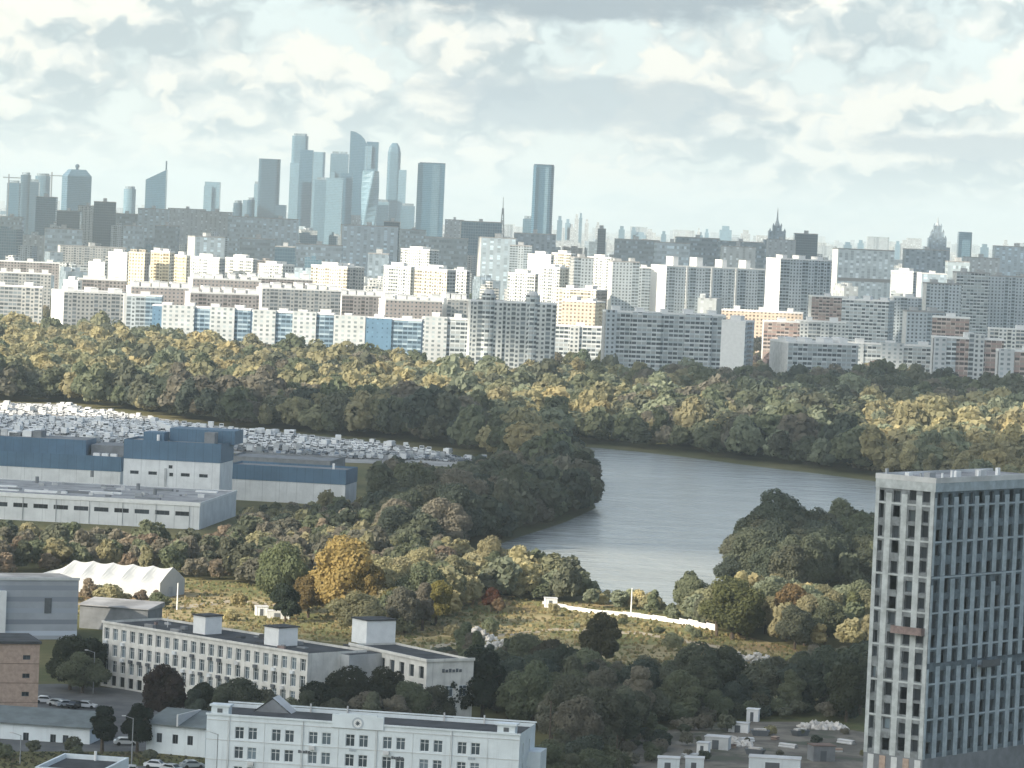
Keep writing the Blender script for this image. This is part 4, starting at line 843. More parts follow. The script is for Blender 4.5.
# ------------------------------------------------------------------ factory by the river
def prim(label, name, A, th, cat='factory hall', group=None): return thing(name, label, cat, (A.x, A.y, 0), R(th), group)
p = at(200, 503, 1230); Z = p.z; L = 92
fa = prim('low grey white factory hall with a row of strip windows and a flat roof', 'factory_hall', Vector((p.x - L * math.cos(R(-6.5)), p.y + L * math.sin(R(6.5)), 0)), -6.5); foot(fa, 0, L, 0, 62, 4)
hs = [(L - 3.1 - 6.45 * i - 4.6, L - 3.1 - 6.45 * i, Z - 4.3, Z - 2.95) for i in range(14) if L - 8 - 6.45 * i > 1]
b = MB(); b.wall((0, 0, 0), (1, 0, 0), L, 0, Z, hs, .25); b.wall((L, 0, 0), (0, 1, 0), 62, 0, Z, []); b.wall((L, 62, 0), (-1, 0, 0), L, 0, Z, []); b.wall((0, 62, 0), (0, -1, 0), 62, 0, Z, []); b.build('wall', M['white_render'], fa)
for h_ in hs: window(fa, (0, 0, 0), (1, 0, 0), *h_, .25, 'frame_dark', 'pane_dark', 2, False)
b = MB(); b.box(.3, L - .3, .3, 61.7, Z - .8, Z - .25); b.build('roof', M['roof_grey'], fa)
b = MB(); b.box(-.2, L + .2, -.25, -.003, Z - 1.1, Z + .15, 0, 0, 0, True); b.box(L + .003, L + .2, 0, 62, Z - .7, Z + .15, 0, 0, 0, True); b.build('cornice', M['white_paint'], fa)
rr = random.Random(4)
for i in range(15):
    x, y = rr.uniform(5, L - 8), rr.uniform(8, 56); b = MB(); b.box(x, x + rr.uniform(3, 14), y, y + rr.uniform(1, 2.5), Z - .25, Z + rr.uniform(.1, .6)); b.build('roof_light_strip' if i % 3 else 'roof_unit', M[rr.choice(['roof_light', 'white_paint', 'dark_concrete'])], fa)
for i in range(26):
    x, y = rr.uniform(3, L - 5), rr.uniform(4, 58); b = MB(); q_ = rr.uniform(.4, 1.3); b.box(x, x + q_ * rr.uniform(1, 2), y, y + q_, Z - .3, Z + rr.uniform(.2, 1.0)); b.build('roof_unit', M[rr.choice(['roof_light', 'grey_concrete', 'dark_concrete', 'steel'])], fa)
for u in range(9): b = MB(); b.tube((4 + u * 10.6, -.16, .2), (4 + u * 10.6, -.16, Z - 1.1), .11, n=6); b.build('drain_pipe', M['grey_concrete'], fa)
for px, py in ((92, 474), (37, 480), (138, 487), (155, 492)):
    q = gnd(px, py + 2, Z) - fa.location; c, s_ = math.cos(R(6.5)), math.sin(R(6.5)); x, y = q.x * c - q.y * s_, q.x * s_ + q.y * c
    b = MB(); b.cyl(x, y, .6, Z - .3, Z + 1.8, 8); b.build('roof_fan', M['dark_concrete'], fa)
def hall(label, pxl, pxr, ytop, D, dep, bands, th=-6, rf='roof_grey', wins=()):
    a = R(th); zt_ = at(pxr, ytop, D).z; xr = at(pxr, ytop, D).x; w = (pxr - pxl) * D / FPX
    g = prim(label, 'factory_block', Vector((xr - w * math.cos(a), D + w * math.sin(-a), 0)), th); foot(g, 0, w, 0, dep, 3); z0 = 0
    for i, (zz, mt) in enumerate(bands):
        z1 = zt_ if zz is None else zz; o_ = .12 * i; hh = [h_ for h_ in wins if z0 < h_[2] < z1]
        b = MB(); b.wall((-o_, -o_, 0), (1, 0, 0), w + 2 * o_, z0, z1, hh, .25); b.wall((w + o_, -o_, 0), (0, 1, 0), dep + 2 * o_, z0, z1, []); b.wall((w + o_, dep + o_, 0), (-1, 0, 0), w + 2 * o_, z0, z1, []); b.wall((-o_, dep + o_, 0), (0, -1, 0), dep + 2 * o_, z0, z1, [])
        if i: b.face([(-o_, -o_, z0), (w + o_, -o_, z0), (w + o_, dep + o_, z0), (-o_, dep + o_, z0)][::-1], [(0, 0)] * 4)
        b.build('wall', M[mt], g); z0 = z1
    b = MB(); b.box(.1, w - .1, .1, dep - .1, zt_ - 1.2, zt_ - .7); b.build('roof', M[rf], g)
    for h_ in wins: window(g, (0, 0, 0), (1, 0, 0), *h_, .25, 'frame_dark', 'pane_dark', 1, False)
    return g, w, zt_
zB = at(220, 461, 1318).z
g, w, zt_ = hall('taller white factory block with blue upper walls and scattered windows', 122, 221, 444, 1306, 20, ((zB, 'white_render'), (None, 'blue_cladding')), -8,
    wins=((2.3, 5.2, zB - 5.0, zB - 3.9), (8.5, 11.4, zB - 5.0, zB - 3.9), (15.3, 16.6, zB - 2.6, zB - 1.5), (15.6, 16.9, zB - 5.2, zB - 4.0), (19.5, 22.5, zB - 5.0, zB - 3.9), (25.7, 28.6, zB - 5.0, zB - 3.9)))
zb2 = at(150, 429, 1335).z; b = MB(); b.box(4.5, 11.5, 8, 16, zt_ - 1, zb2); b.build('roof_box', M['blue_cladding'], g)
b = MB(); b.box(12, w + 1.5, 14, 28, zt_ - 1, zt_ + 3.6); b.build('roof_box', M['blue_cladding'], g); b = MB(); b.box(w - 7, w - 3.5, 6, 11, zt_ - 1, zt_ + 3.2); b.build('roof_box', M['dark_concrete'], g); b = MB(); b.cyl(9.8, 7, .5, zt_ - 1, zt_ + 1.6, 8); b.build('roof_fan', M['white_paint'], g)
b = MB(); b.box(14.0, 14.7, -.35, -.01, 0, zB - 2.6); b.build('duct', M['grey_concrete'], g)
g, w, zt_ = hall('long dark blue factory hall behind the low grey white hall', -30, 121, 457, 1345, 26, ((at(100, 471, 1345).z, 'white_render'), (None, 'blue_cladding')), -6)
b = MB(); b.box(0, w - 14, 8, 25, zt_ - 1, zt_ + 4.6, 0, 1); b.build('upper_hall', [M['blue_cladding'], M['dark_concrete']], g)
rr = random.Random(8)
for i in range(7): x = rr.uniform(3, w - 20); b = MB(); b.box(x, x + rr.uniform(2, 4), 12, 20, zt_ + 4.5, zt_ + 4.6 + rr.uniform(1, 2.2)); b.build('roof_unit', M[rr.choice(['roof_light', 'white_paint', 'dark_concrete'])], g)
for x in (w - 11, w - 8, w - 5): b = MB(); b.box(x, x + 2.2, 6, 8, zt_ - .7, zt_ + .5); b.build('roof_unit', M['white_paint'], g)
b = MB(); b.box(w - 13, w + 2, 12, 30, zt_ - .6, zt_ + 3.0); b.build('roof_box', M['dark_concrete'], g)
g, w, zt_ = hall('right factory wing with a white lower wall and a broad blue band', 226, 346, 470, 1358, 20, ((at(346, 485, 1358).z, 'white_render'), (None, 'blue_cladding')), -9, 'dark_concrete')
b = MB(); b.box(w - 6, w - 5.3, 6, 6.7, zt_ - 1, zt_ + 1.6); b.build('vent_pipe', M['white_paint'], g)
g, w, zt_ = hall('dark flat factory shed with a pale roof edge behind the right wing', 226, 330, 461, 1440, 30, ((6.0, 'dark_concrete'), (None, 'dark_concrete')), -8, 'dark_concrete')

# ------------------------------------------------------------------ white ridged tent hall
q = gnd(40, 589); tn = thing('tent_hall', 'white tent hall with a sunlit row of bulging roof bays', 'tent', (q.x, q.y, 0), R(-20)); wl = 34.0; foot(tn, -2, wl + 2, -3, 17, 2)
nb = 6; bw = wl / nb; tm = M['tent_white']; dp_ = 15.0; e_, rg = 4.0, 7.6
for i in range(nb):                                        # membrane sagging between the arched frames, hipped at the left end
    b = MB(); ns = 8
    for j in range(ns):
        u0, u1 = bw * (i + j / ns), bw * (i + (j + 1) / ns)
        def row(u):
            sag = 1.15 * math.sin(math.pi * ((u / bw) % 1.0 if u < wl - 1e-6 else 0)); hip = min(1.0, u / 7.0 + .12); r_ = e_ + (rg - e_) * hip
            return [(u, 0, 0), (u, 0, e_ - sag * .3), (u, dp_ * .25, e_ + (r_ - e_) * .55 - sag), (u, dp_ * .5, r_ - sag * .5), (u, dp_ * .75, e_ + (r_ - e_) * .55 - sag), (u, dp_, e_ - sag * .3), (u, dp_, 0)]
        A_, B_ = row(u0), row(u1)
        for k in range(6): b.face([A_[k], B_[k], B_[k + 1], A_[k + 1]], [(0, 0)] * 4)
    if i == 0: b.face([p for p in reversed(row(0))], [(0, 0)] * 7)
    if i == nb - 1: b.face(row(wl), [(0, 0)] * 7)
    b.build('roof_bay', tm, tn)
b = MB(); b.box(wl + .01, wl + .1, 5.5, 7.5, 0, 2.6); b.build('door', M['grey_concrete'], tn)

# ------------------------------------------------------------------ smaller buildings at the left and in the yard
p0, p1 = at(-20, 577, 896), at(79, 580, 905); th, w = at_two(p0, p1); zg = p1.z
g = thing('panel_hall', 'tall grey hall clad in striped sheets behind the brick building', 'building', (p0.x, p0.y, 0), th); foot(g, 0, w, 0, 16, 3)
b = MB(); b.box(0, w, 0, 16, 0, zg, 0, 1); b.build('wall', [M['clad_stripe'], M['roof_grey']], g)
b = MB(); b.box(-.2, w + .2, -.2, 0.2, zg - .1, zg + .5); b.build('parapet', M['pale_concrete'], g)
b = MB(); b.box(w * .0, w * .26, -1.2, -.01, 0, zg - 2.5); b.build('porch', M['white_paint'], g)
b = MB(); b.box(w * .66, w * .73, -.12, -.01, 6.0, 9.5, 0, 0, 0, True); b.build('dark_stain', M['frame_dark'], g)
p0, p1 = at(80, 606, 930), at(148, 610, 925); th, w = at_two(p0, p1)
g = thing('storage_shed', 'low grey shed with a sloping sheet roof beside the striped hall', 'shed', (p0.x, p0.y, 0), th); foot(g, 0, w, 0, 10)
b = MB(); b.box(0, w, 0, 9, 0, p1.z); b.build('wall', M['dark_concrete'], g); b = MB(); b.prism([(-.4, -.5), (w + .4, -.5), (w + .4, 9.4), (-.4, 9.4)], p1.z + .002, [p1.z + .2, p1.z + .2, p1.z + 1.2, p1.z + 1.2]); b.build('roof', M['roof_grey'], g)
p0, p1 = at(-30, 641, 758), at(40, 644, 762); th, w = at_two(p0, p1); zq = p1.z
g = thing('brick_building', 'beige brick building with small dark windows cut by the left picture edge', 'building', (p0.x, p0.y, 0), th); foot(g, 0, w, 0, 14, 3)
hs = [(u, u + 1.45, zq - 3.1 - 3.55 * i, zq - 2.2 - 3.55 * i) for u in (w - 3.2, w - 12.5) for i in range(4)]
b = MB(); b.wall((0, 0, 0), (1, 0, 0), w, 0, zq, hs, .25); b.wall((w, 0, 0), (0, 1, 0), 14, 0, zq, []); b.wall((w, 14, 0), (-1, 0, 0), w, 0, zq, []); b.wall((0, 14, 0), (0, -1, 0), 14, 0, zq, []); b.build('wall', M['brick_beige'], g)
for h_ in hs: window(g, (0, 0, 0), (1, 0, 0), *h_, .25, 'frame_dark', 'pane_dark', 1, False)
b = MB(); b.box(-.4, w + .3, -.4, 14.3, zq + .002, zq + .5); b.build('roof', M['bitumen'], g)
for i in range(4): b = MB(); z = zq - 3.75 * i - 3.9; b.box(0, w, -.05, -.004, z, z + .1, 0, 0, 0, True); b.build('brick_course', M['roof_brown'], g)
def shed(label, px0, px1, ye, D0_, D1_, dep, wz):
    p0, p1 = at(px0, ye[0], D0_), at(px1, ye[1], D1_); th, w = at_two(p0, p1); ze = (p0.z + p1.z) / 2
    g = thing('long_shed', label, 'shed', (p0.x, p0.y, 0), th); foot(g, 0, w, 0, dep, 1.5)
    hs = [(u, u + 1.1, ze - 3.2, ze - 1.5) for u in wz]
    b = MB(); b.wall((0, 0, 0), (1, 0, 0), w, 0, ze, hs, .2); b.wall((w, 0, 0), (0, 1, 0), dep, 0, ze, []); b.wall((w, dep, 0), (-1, 0, 0), w, 0, ze, []); b.wall((0, dep, 0), (0, -1, 0), dep, 0, ze, []); b.build('wall', M['cool_white'], g)
    for h_ in hs: window(g, (0, 0, 0), (1, 0, 0), *h_, .2, 'frame_dark', 'pane_dark', 1, False)
    b = MB(); b.prism([(-.4, -.6), (w + .4, -.6), (w + .4, dep + .4), (-.4, dep + .4)], ze + .002, [ze + .22, ze + .22, ze + 2.1, ze + 2.1]); b.build('roof', M['roof_green'], g)
    return g, w, ze
g, w, ze = shed('long low whitewashed shed with green roof, left of the dark conifers', -40, 90, (722, 727), 733, 729, 9, (5, 12.2, 17.4, 19.8))
g, w, ze = shed('low whitewashed shed with green roof, right of the dark conifers', 147, 206, (725, 728), 722, 718, 9, (2.0, 5.2, 8.2))
b = MB(); b.box(6.2, 6.5, -.7, 9.4, ze + .1, ze + 2.25); b.build('firewall', M['roof_light'], g)
p0, p1 = at(38, 766, 668), at(110, 770, 664); th, w = at_two(p0, p1); zs = 6.3
p0 = gnd(50, 768, zs); p1 = gnd(111, 768, zs)
g = thing('flat_roof_building', 'small flat roofed building with a white parapet round a dark roof', 'building', (p0.x - 2.5, p0.y, 0), -.16); w = p1.x - p0.x + 1.5; foot(g, 0, w, 0, 11)
b = MB(); b.box(0, w, 0, 18, 0, zs - .9); b.build('wall', M['cool_white'], g); b = MB()
for q in ((0, w, 0, .4), (0, w, 17.6, 18), (0, .4, .4, 17.6), (w - .4, w, .4, 17.6)): b.box(*q, zs - .9, zs + .1)
b.build('parapet', M['cool_white'], g); b = MB(); b.box(.4, w - .4, .4, 17.6, zs - .9, zs - .7); b.build('roof', M['bitumen'], g); b = MB(); b.cyl(w * .5, 17.2, .25, zs - .7, zs + .9, 8); b.build('vent_pipe', M['white_paint'], g)
# clutter of the construction yard: pallets, pipe stacks, a skip
rr = random.Random(12)
for i, (px, py) in enumerate(((733, 748), (745, 742), (760, 736), (775, 740), (788, 748), (800, 736), (712, 742), (690, 758), (755, 755), (838, 752), (846, 744), (727, 730))):
    p = gnd(px, py); k = i % 3
    if k == 0:
        g = thing('pallet_stack', 'small stack of grey boards lying in the construction yard', 'pallet stack', tuple(p), rr.uniform(0, 3), 'board stacks in the construction yard')
        for j in range(4): b = MB(); b.box(-.8, .8, -.6, .6, .2 * j, .2 * j + .14); b.build('board_layer', M[rr.choice(['pale_concrete', 'roof_brown', 'brick_beige'])], g)
    elif k == 1:
        g = thing('pipe_stack', 'low stack of pale pipes lying in the construction yard', 'pipe stack', tuple(p), rr.uniform(0, 3), 'pipe stacks in the construction yard')
        for j, (u, z) in enumerate(((-.5, .25), (0, .25), (.5, .25), (-.25, .68), (.25, .68))): b = MB(); b.tube((-1.8, u, z), (1.8, u, z), .24, n=8); b.build('pipe', M['roof_light'], g)
    else:
        g = thing('waste_skip', 'dark metal waste skip standing in the construction yard', 'skip', tuple(p), rr.uniform(0, 3), 'skips in the construction yard')
        b = MB(); b.prism([(-1.4, -.8), (1.4, -.8), (1.4, .8), (-1.4, .8)], 0, 1.2, 0, 0, [(-1.9, -.95), (1.9, -.95), (1.9, .95), (-1.9, .95)]); b.build('tub', M['frame_dark'], g); b = MB(); b.box(-1.3, 1.2, -.6, .6, 1.15, 1.5); b.build('load', M['rubble_pale'], g)
# concrete fence on the bank, panel by panel
fp = [gnd(543, 606), gnd(590, 613), gnd(640, 618), gnd(680, 624), gnd(716, 631)]
fence = thing('concrete_fence', 'sunlit white concrete panel fence along the river bank', 'fence', tuple(fp[0]))
for i in range(4):
    a, c = fp[i], fp[i + 1]; n = max(2, int((c - a).length / 4)); th = math.atan2(c.y - a.y, c.x - a.x)
    for j in range(n):
        s0 = a.lerp(c, j / n) - fp[0]; L_ = (c - a).length / n; b = MB(); hh = 1.45 + random.uniform(-.5, .25); b.box(0.03, L_ - .03, -.1, .1, -.1, hh); b.box(-.12, .12, -.16, .16, -.1, hh + .1)
        o = b.build('fence_panel', M[random.choice(['roof_light', 'pale_concrete', 'grey_concrete', 'pale_concrete', 'white_paint'])], fence); o.location = s0; o.rotation_euler.z = th
# rubble heaps: many lumps on a mound
def heap(label, px, py, r, h, mat='rubble_pale', name='rubble_heap', seed=1):
    rr = random.Random(seed); p = gnd(px, py); b = MB()
    for i in range(130):
        a = rr.uniform(0, 6.28); d = r * math.sqrt(rr.random()); z = h * (1 - (d / r) ** 1.5) * rr.uniform(.3, 1); s_ = rr.uniform(.35, 1.1)
        c = Vector((d * math.cos(a) * 1.5, d * math.sin(a), z)); Q = [Vector((rr.uniform(-1, 1), rr.uniform(-1, 1), rr.uniform(-.8, .8))).normalized() * s_ for _ in range(6)]
        Q = [Vector((s_ * rr.uniform(.6, 1), 0, 0)), Vector((-s_ * rr.uniform(.6, 1), 0, 0)), Vector((0, s_, 0)), Vector((0, -s_, 0)), Vector((0, 0, s_ * .8)), Vector((0, 0, -s_))]
        ro = Matrix.Rotation(rr.uniform(0, 6), 3, Vector((rr.uniform(-1, 1), rr.uniform(-1, 1), 1)).normalized()); Q = [c + ro @ q for q in Q]
        for f in ((0, 2, 4), (2, 1, 4), (1, 3, 4), (3, 0, 4), (2, 0, 5), (1, 2, 5), (3, 1, 5), (0, 3, 5)): b.face([Q[k] for k in f], [(0, 0)] * 3)
    o = b.build(name, M[mat]); o.location = p; tag(o, label, 'rubble heap'); return o
for i, (px, py, r, h, lb) in enumerate(((478, 640, 3.0, 3.2, 'pale sunlit rubble heap with a square block on top, left of a longer heap'), (515, 650, 6.0, 2.6, 'long pale sunlit rubble heap among the bushes behind the institute'), (745, 664, 6.5, 3.2, 'pale sunlit rubble heap at the edge of the dark trees'), (848, 668, 5.0, 3.4, 'pale heap of debris beside the foot of the grey tower'), (728, 745, 3.2, 1.6, 'low grey debris heap in the construction yard'), (822, 728, 3.4, 1.4, 'whitish debris pile at the back of the construction yard'))): heap(lb, px, py, r, h, seed=i)
def container(label, px, py, w, d, h, rz, mat, roof=None, name='site_container', cat='container'):
    p = gnd(px, py); g = thing(name, label, cat, tuple(p), R(rz)); foot(g, -w / 2, w / 2, 0, d, .5); b = MB(); b.box(-w / 2, w / 2, 0, d, 0, h); b.build('body', M[mat], g)
    b = MB(); b.box(-w / 2 - .12, w / 2 + .12, -.12, d + .12, h + .002, h + .18, 0, 0, 0, True); b.build('roof', M[roof or mat], g)
    b = MB(); b.box(-w * .18, w * .1, -.06, -.005, .1, min(2.1, h * .8), 0, 0, 0, True); b.build('door', M['frame_dark'], g)
    b = MB()
    for i in range(int(w / .6)): b.box(-w / 2 + .15 + i * .6, -w / 2 + .28 + i * .6, -.05, -.005, .1, h - .1, 0, 0, 0, True)
    b.build('ribs', M[mat], g); return g
container('white cube shaped cabin standing at the edge of the dark trees', 752, 722, 2.4, 2.2, 2.5, -12, 'white_paint')
container('low white cabin in front of the white cube shaped cabin', 738, 733, 4.0, 2.2, 1.9, -10, 'white_paint', 'roof_light')
container('long pale cabin stacked with junk left of the construction yard', 716, 750, 4.6, 3.2, 2.4, -14, 'pale_concrete', 'roof_light')
container('small white cabin beside the long pale junk covered cabin', 702, 755, 2.2, 2.4, 2.2, -14, 'white_paint', 'roof_light')
container('dark hut with a lit doorway at the back of the yard', 824, 762, 4.4, 3.4, 3.0, 16, 'dark_concrete', 'roof_brown', 'site_hut', 'hut')
container('white roofed site cabin cut by the bottom picture edge', 774, 774, 9.5, 4.0, 2.8, -6, 'cool_white', 'roof_light')
container('pale site cabin left of the dark gap at the bottom picture edge', 668, 774, 4.0, 3.0, 2.8, -4, 'cool_white', 'roof_light'); container('pale site cabin right of the dark gap at the bottom picture edge', 694, 774, 3.4, 3.0, 2.8, -4, 'cool_white', 'roof_light')
container('small white shed in the lit meadow left of the pale willow', 262, 616, 3.0, 3.0, 2.2, 10, 'white_paint', 'roof_light', 'garden_shed', 'shed'); container('low pale shed among meadow bushes right of the small white shed', 278, 619, 5.5, 3.0, 1.8, -4, 'pale_concrete', 'roof_light', 'garden_shed', 'shed')
container('small pale shed with a gable in the sunlit meadow by the bank', 551, 608, 3.2, 3.0, 2.4, 5, 'white_paint', 'roof_light', 'garden_shed', 'shed')
# white oval hall in the wood
p = gnd(866, 433); g = thing('arched_hall', 'white round roofed hall among the trees beyond the river', 'hall', tuple(p), R(-4)); b = MB()
for i in range(8):
    a0, a1 = math.pi * i / 8, math.pi * (i + 1) / 8; P = lambda a, y: (6 * math.cos(a), y, 0) ; rx = 6.0
    for e0, e1 in ((0, 1),): b.face([(-6.5, 4 * math.cos(a0), 4.2 * math.sin(a0)), (-6.5, 4 * math.cos(a1), 4.2 * math.sin(a1)), (6.5, 4 * math.cos(a1), 4.2 * math.sin(a1)), (6.5, 4 * math.cos(a0), 4.2 * math.sin(a0))][::-1], [(0, 0)] * 4)
b.build('roof_shell', M['tent_white'], g); b = MB()
for x in (-6.5, 6.5): b.face([(x, 4 * math.cos(math.pi * i / 8), 4.2 * math.sin(math.pi * i / 8)) for i in range(9)], [(0, 0)] * 9)
b.build('end_wall', M['tent_white'], g); foot(g, -7, 7, -5, 5, 6)

# ------------------------------------------------------------------ lamp posts and masts
def lamp(label, px, ytop, ybot, arm=True, mat='steel', D=None, cat='street lamp', r=.09):
    p = gnd(px, ybot) if D is None else Vector((at(px, ytop, D).x, D, 0)); h = at(px, ytop, p.y).z
    g = thing('street_lamp' if arm else 'pole', label, cat if arm else 'pole', tuple(p)); b = MB(); b.tube((0, 0, 0), (0, 0, h), r * 1.3, r * .8, 8); b.build('post', M[mat], g)
    if arm:
        b = MB(); b.tube((0, 0, h - .1), (-1.4, -.2, h + .35), .06, .05, 6); q = b.build('arm', M[mat], g); b = MB(); b.box(-2.0, -1.3, -.35, -.05, h + .3, h + .45, 0, 0, 0, True); b.build('lamp_head', M['roof_light'], g)
    return g
lamp('grey street lamp in front of the white building', 218, 734, 800, D=640); lamp('tall grey lamp post between the dark conifers and the low shed', 131, 718, 775)
lamp('short grey lamp post on the lawn before the long low shed', 21, 735, 766, D=700); lamp('grey lamp post beside the institute end wall', 93, 652, 694)
lamp('thin white post standing in the meadow below the tent hall', 177, 583, 610, False, 'white_paint', r=.16); lamp('thin pale mast rising before the institute roof', 165, 617, 690, False, 'roof_light')
lamp('thin white post on the river bank by the concrete fence', 631, 588, 614, False, 'white_paint', r=.16); lamp('pale mast in the bushes right of the golden tree', 487, 575, 600, False, 'roof_light', r=.14); lamp('short white post among bushes behind the golden tree', 422, 575, 604, False, 'white_paint', r=.14)
lamp('dark wooden pole among trees right of the white building', 548, 700, 775, False, 'bark', r=.14); lamp('bent grey lamp among the trees right of the white building', 592, 742, 790); lamp('slim dark pole in front of the trees near the site cabins', 615, 735, 790, False, 'bark', r=.12)

# ------------------------------------------------------------------ cars
def carmesh(kind):
    prof = {'car': [(-2.1, .35), (2.1, .35), (2.15, .75), (1.2, .92), (.55, 1.42), (-1.0, 1.45), (-1.75, .98), (-2.15, .9)], 'van': [(-2.5, .4), (2.5, .4), (2.55, 1.1), (1.75, 1.35), (1.3, 2.1), (-2.5, 2.15)], 'truck': [(-4.2, .8), (4.0, .8), (4.0, 2.5), (3.1, 2.6), (2.3, 2.6), (2.3, 2.9), (-4.2, 2.9)]}[kind]
    w = {'car': .88, 'van': .98, 'truck': 1.22}[kind]; b = MB(); n = len(prof)
    b.face([(x, -w, z) for x, z in prof], [(0, 0)] * n); b.face([(x, w, z) for x, z in reversed(prof)], [(0, 0)] * n)
    for i in range(n): p, q = prof[i], prof[(i + 1) % n]; b.face([(p[0], -w, p[1]), (p[0], w, p[1]), (q[0], w, q[1]), (q[0], -w, q[1])], [(0, 0)] * 4)
    g = MB(); 
    if kind == 'car': sides = [[(.95, .95), (.48, 1.34), (-.95, 1.37), (-1.5, 1.0)]]; ws = [((1.17, .95), (.57, 1.4)), ((-1.03, 1.42), (-1.72, 1.0))]
    elif kind == 'van': sides = [[(1.62, 1.38), (1.22, 2.0), (.2, 2.0), (.2, 1.35)]]; ws = [((1.74, 1.4), (1.32, 2.06))]
    else: sides = [[(3.8, 1.7), (3.8, 2.4), (2.8, 2.4), (2.8, 1.7)]]; ws = [((4.0, 1.7), (4.0, 2.4))]
    for s_ in sides:
        g.face([(x, -w - .012, z) for x, z in s_], [(0, 0)] * len(s_)); g.face([(x, w + .012, z) for x, z in reversed(s_)], [(0, 0)] * len(s_))
    for p, q in ws: g.face([(p[0] + .015, -w * .85, p[1] + .015), (p[0] + .015, w * .85, p[1] + .015), (q[0] + .015, w * .85, q[1] + .015), (q[0] + .015, -w * .85, q[1] + .015)], [(0, 0)] * 4)
    wh = MB(); r = .34 if kind != 'truck' else .5; xs = {'car': (-1.3, 1.35), 'van': (-1.6, 1.7), 'truck': (-2.8, 3.0)}[kind]
    for x in xs:
        for y0, y1 in ((-w - .02, -w + .2), (w - .2, w + .02)): wh.tube((x, y0, r), (x, y1, r), r, r, 12); wh.tube((x, y1, r), (x, y0, r), r, r, 12)
    return b, g, wh
def join(bs, name):
    m = MB()
    for k, b in enumerate(bs):
        o = len(m.v); m.v += b.v; m.f += [tuple(i + o for i in f) for f in b.f]; m.uv += b.uv; m.mi += [k] * len(b.f)
    o = m.build(name, [M['car_paint'], M['pane_dark'], M['tyre']]); d = o.data; bpy.data.objects.remove(o); return d
CM = {k: join(carmesh(k), {'car': 'parked_car', 'van': 'parked_van', 'truck': 'box_truck'}[k]) for k in ('car', 'van', 'truck')}
def near_car(label, px, py, rz, colr, kind='car'):
    p = gnd(px, py, 0.08); g = thing('parked_car' if kind == 'car' else 'parked_van', label, 'car' if kind == 'car' else 'van', tuple(p), R(rz), 'cars parked in the yard'); bb, gg, ww = carmesh(kind)
    for nm, b, m in (('body', bb, 'car_paint'), ('windows', gg, 'pane_dark')):
        o = b.build(nm, M[m], g); o.color = (*colr, 1)
    fl_ = [i for i in range(len(ww.f))]; per_ = len(ww.f) // 4
    for q in range(4):
        b = MB()
        for i in range(q * per_, (q + 1) * per_): b.face([ww.v[k] for k in ww.f[i]], [(0, 0)] * len(ww.f[i]))
        b.build('wheel', M['tyre'], g)
W_ = (.72, .73, .74); K_ = (.02, .022, .025)
near_car('white car parked nearest the brick building wall', 45, 703, 5, W_); near_car('white car behind the low shed, left of the dark car', 58, 706, -22, (.62, .64, .64)); near_car('pale silver car angled between the white car and the dark car', 66, 707, 28, (.5, .52, .53)); near_car('dark car between the pale cars behind the low shed', 76, 708, 60, K_); near_car('white car right of the dark car behind the low shed', 86, 708, -10, W_)
near_car('white van cut by the bottom picture edge below the conifers', 128, 777, 4, W_, 'van'); near_car('white car with its windscreen toward the lamp at the bottom picture edge', 156, 768, -8, W_); near_car('grey car nearest the white building corner', 192, 768, 24, (.35, .38, .39)); near_car('small pale car half hidden behind the dark conifers', 125, 745, 15, (.55, .57, .57)); near_car('silver car between the white car and the grey car', 172, 772, -30, (.5, .52, .53))
# the crowded vehicle lot behind the factory
lotpoly = [(-25, 404), (60, 406), (200, 426), (300, 437), (400, 446), (525, 468), (470, 464), (430, 461), (330, 458), (236, 452), (140, 446), (-25, 440)]
G5 = 'vehicles in the crowded lot behind the factory'; n_lot = 0; rl = random.Random(21); cand = []
y = 1600
while y < 1960:
    x = -320
    while x < 60:
        X, Y = x + rl.uniform(-.6, .6), y + rl.uniform(-.8, .8) + x * -.06; q = proj(X, Y)
        if inside(lotpoly, *q) and not blocked(X, Y) and rl.random() < .8: cand.append((X, Y, q))
        x += rl.choice((2.6, 2.7, 2.8, 4.5))
    y += rl.choice((5.8, 5.8, 15))
rl.shuffle(cand); 
pal = [((.62, .63, .63), 4), ((.44, .45, .45), 4), ((.26, .28, .29), 4), ((.10, .11, .12), 4), ((.16, .22, .30), 1)]; bag = [c for c, n in pal for _ in range(n)]
LAB = {'car': ('parked_car', 'small parked car in the crowded pale vehicle lot behind the blue factory', 'car'), 'van': ('parked_van', 'white or pale van in the crowded vehicle lot behind the blue factory', 'van'), 'truck': ('box_truck', 'high white box truck in the crowded vehicle lot behind the blue factory', 'truck')}
lot_stuff = []
for i, (X, Y, q) in enumerate(sorted(cand, key=lambda c: c[1])):
    k = rl.choice(('car',) * 14 + ('van', 'van', 'truck')); cc = rl.choice(bag) if k == 'car' else rl.choice(bag[:9]); rz = rl.choice((90, 90, -90, 80, 100)) + rl.uniform(-4, 4)
    if i < 300:
        o = link(LAB[k][0], CM[k]); o.location = (X, Y, .06); o.rotation_euler.z = R(rz); o.color = (*cc, 1); tag(o, LAB[k][1], LAB[k][2], G5 + ', ' + LAB[k][2] + 's')
    else: lot_stuff.append((X, Y, rz, k))
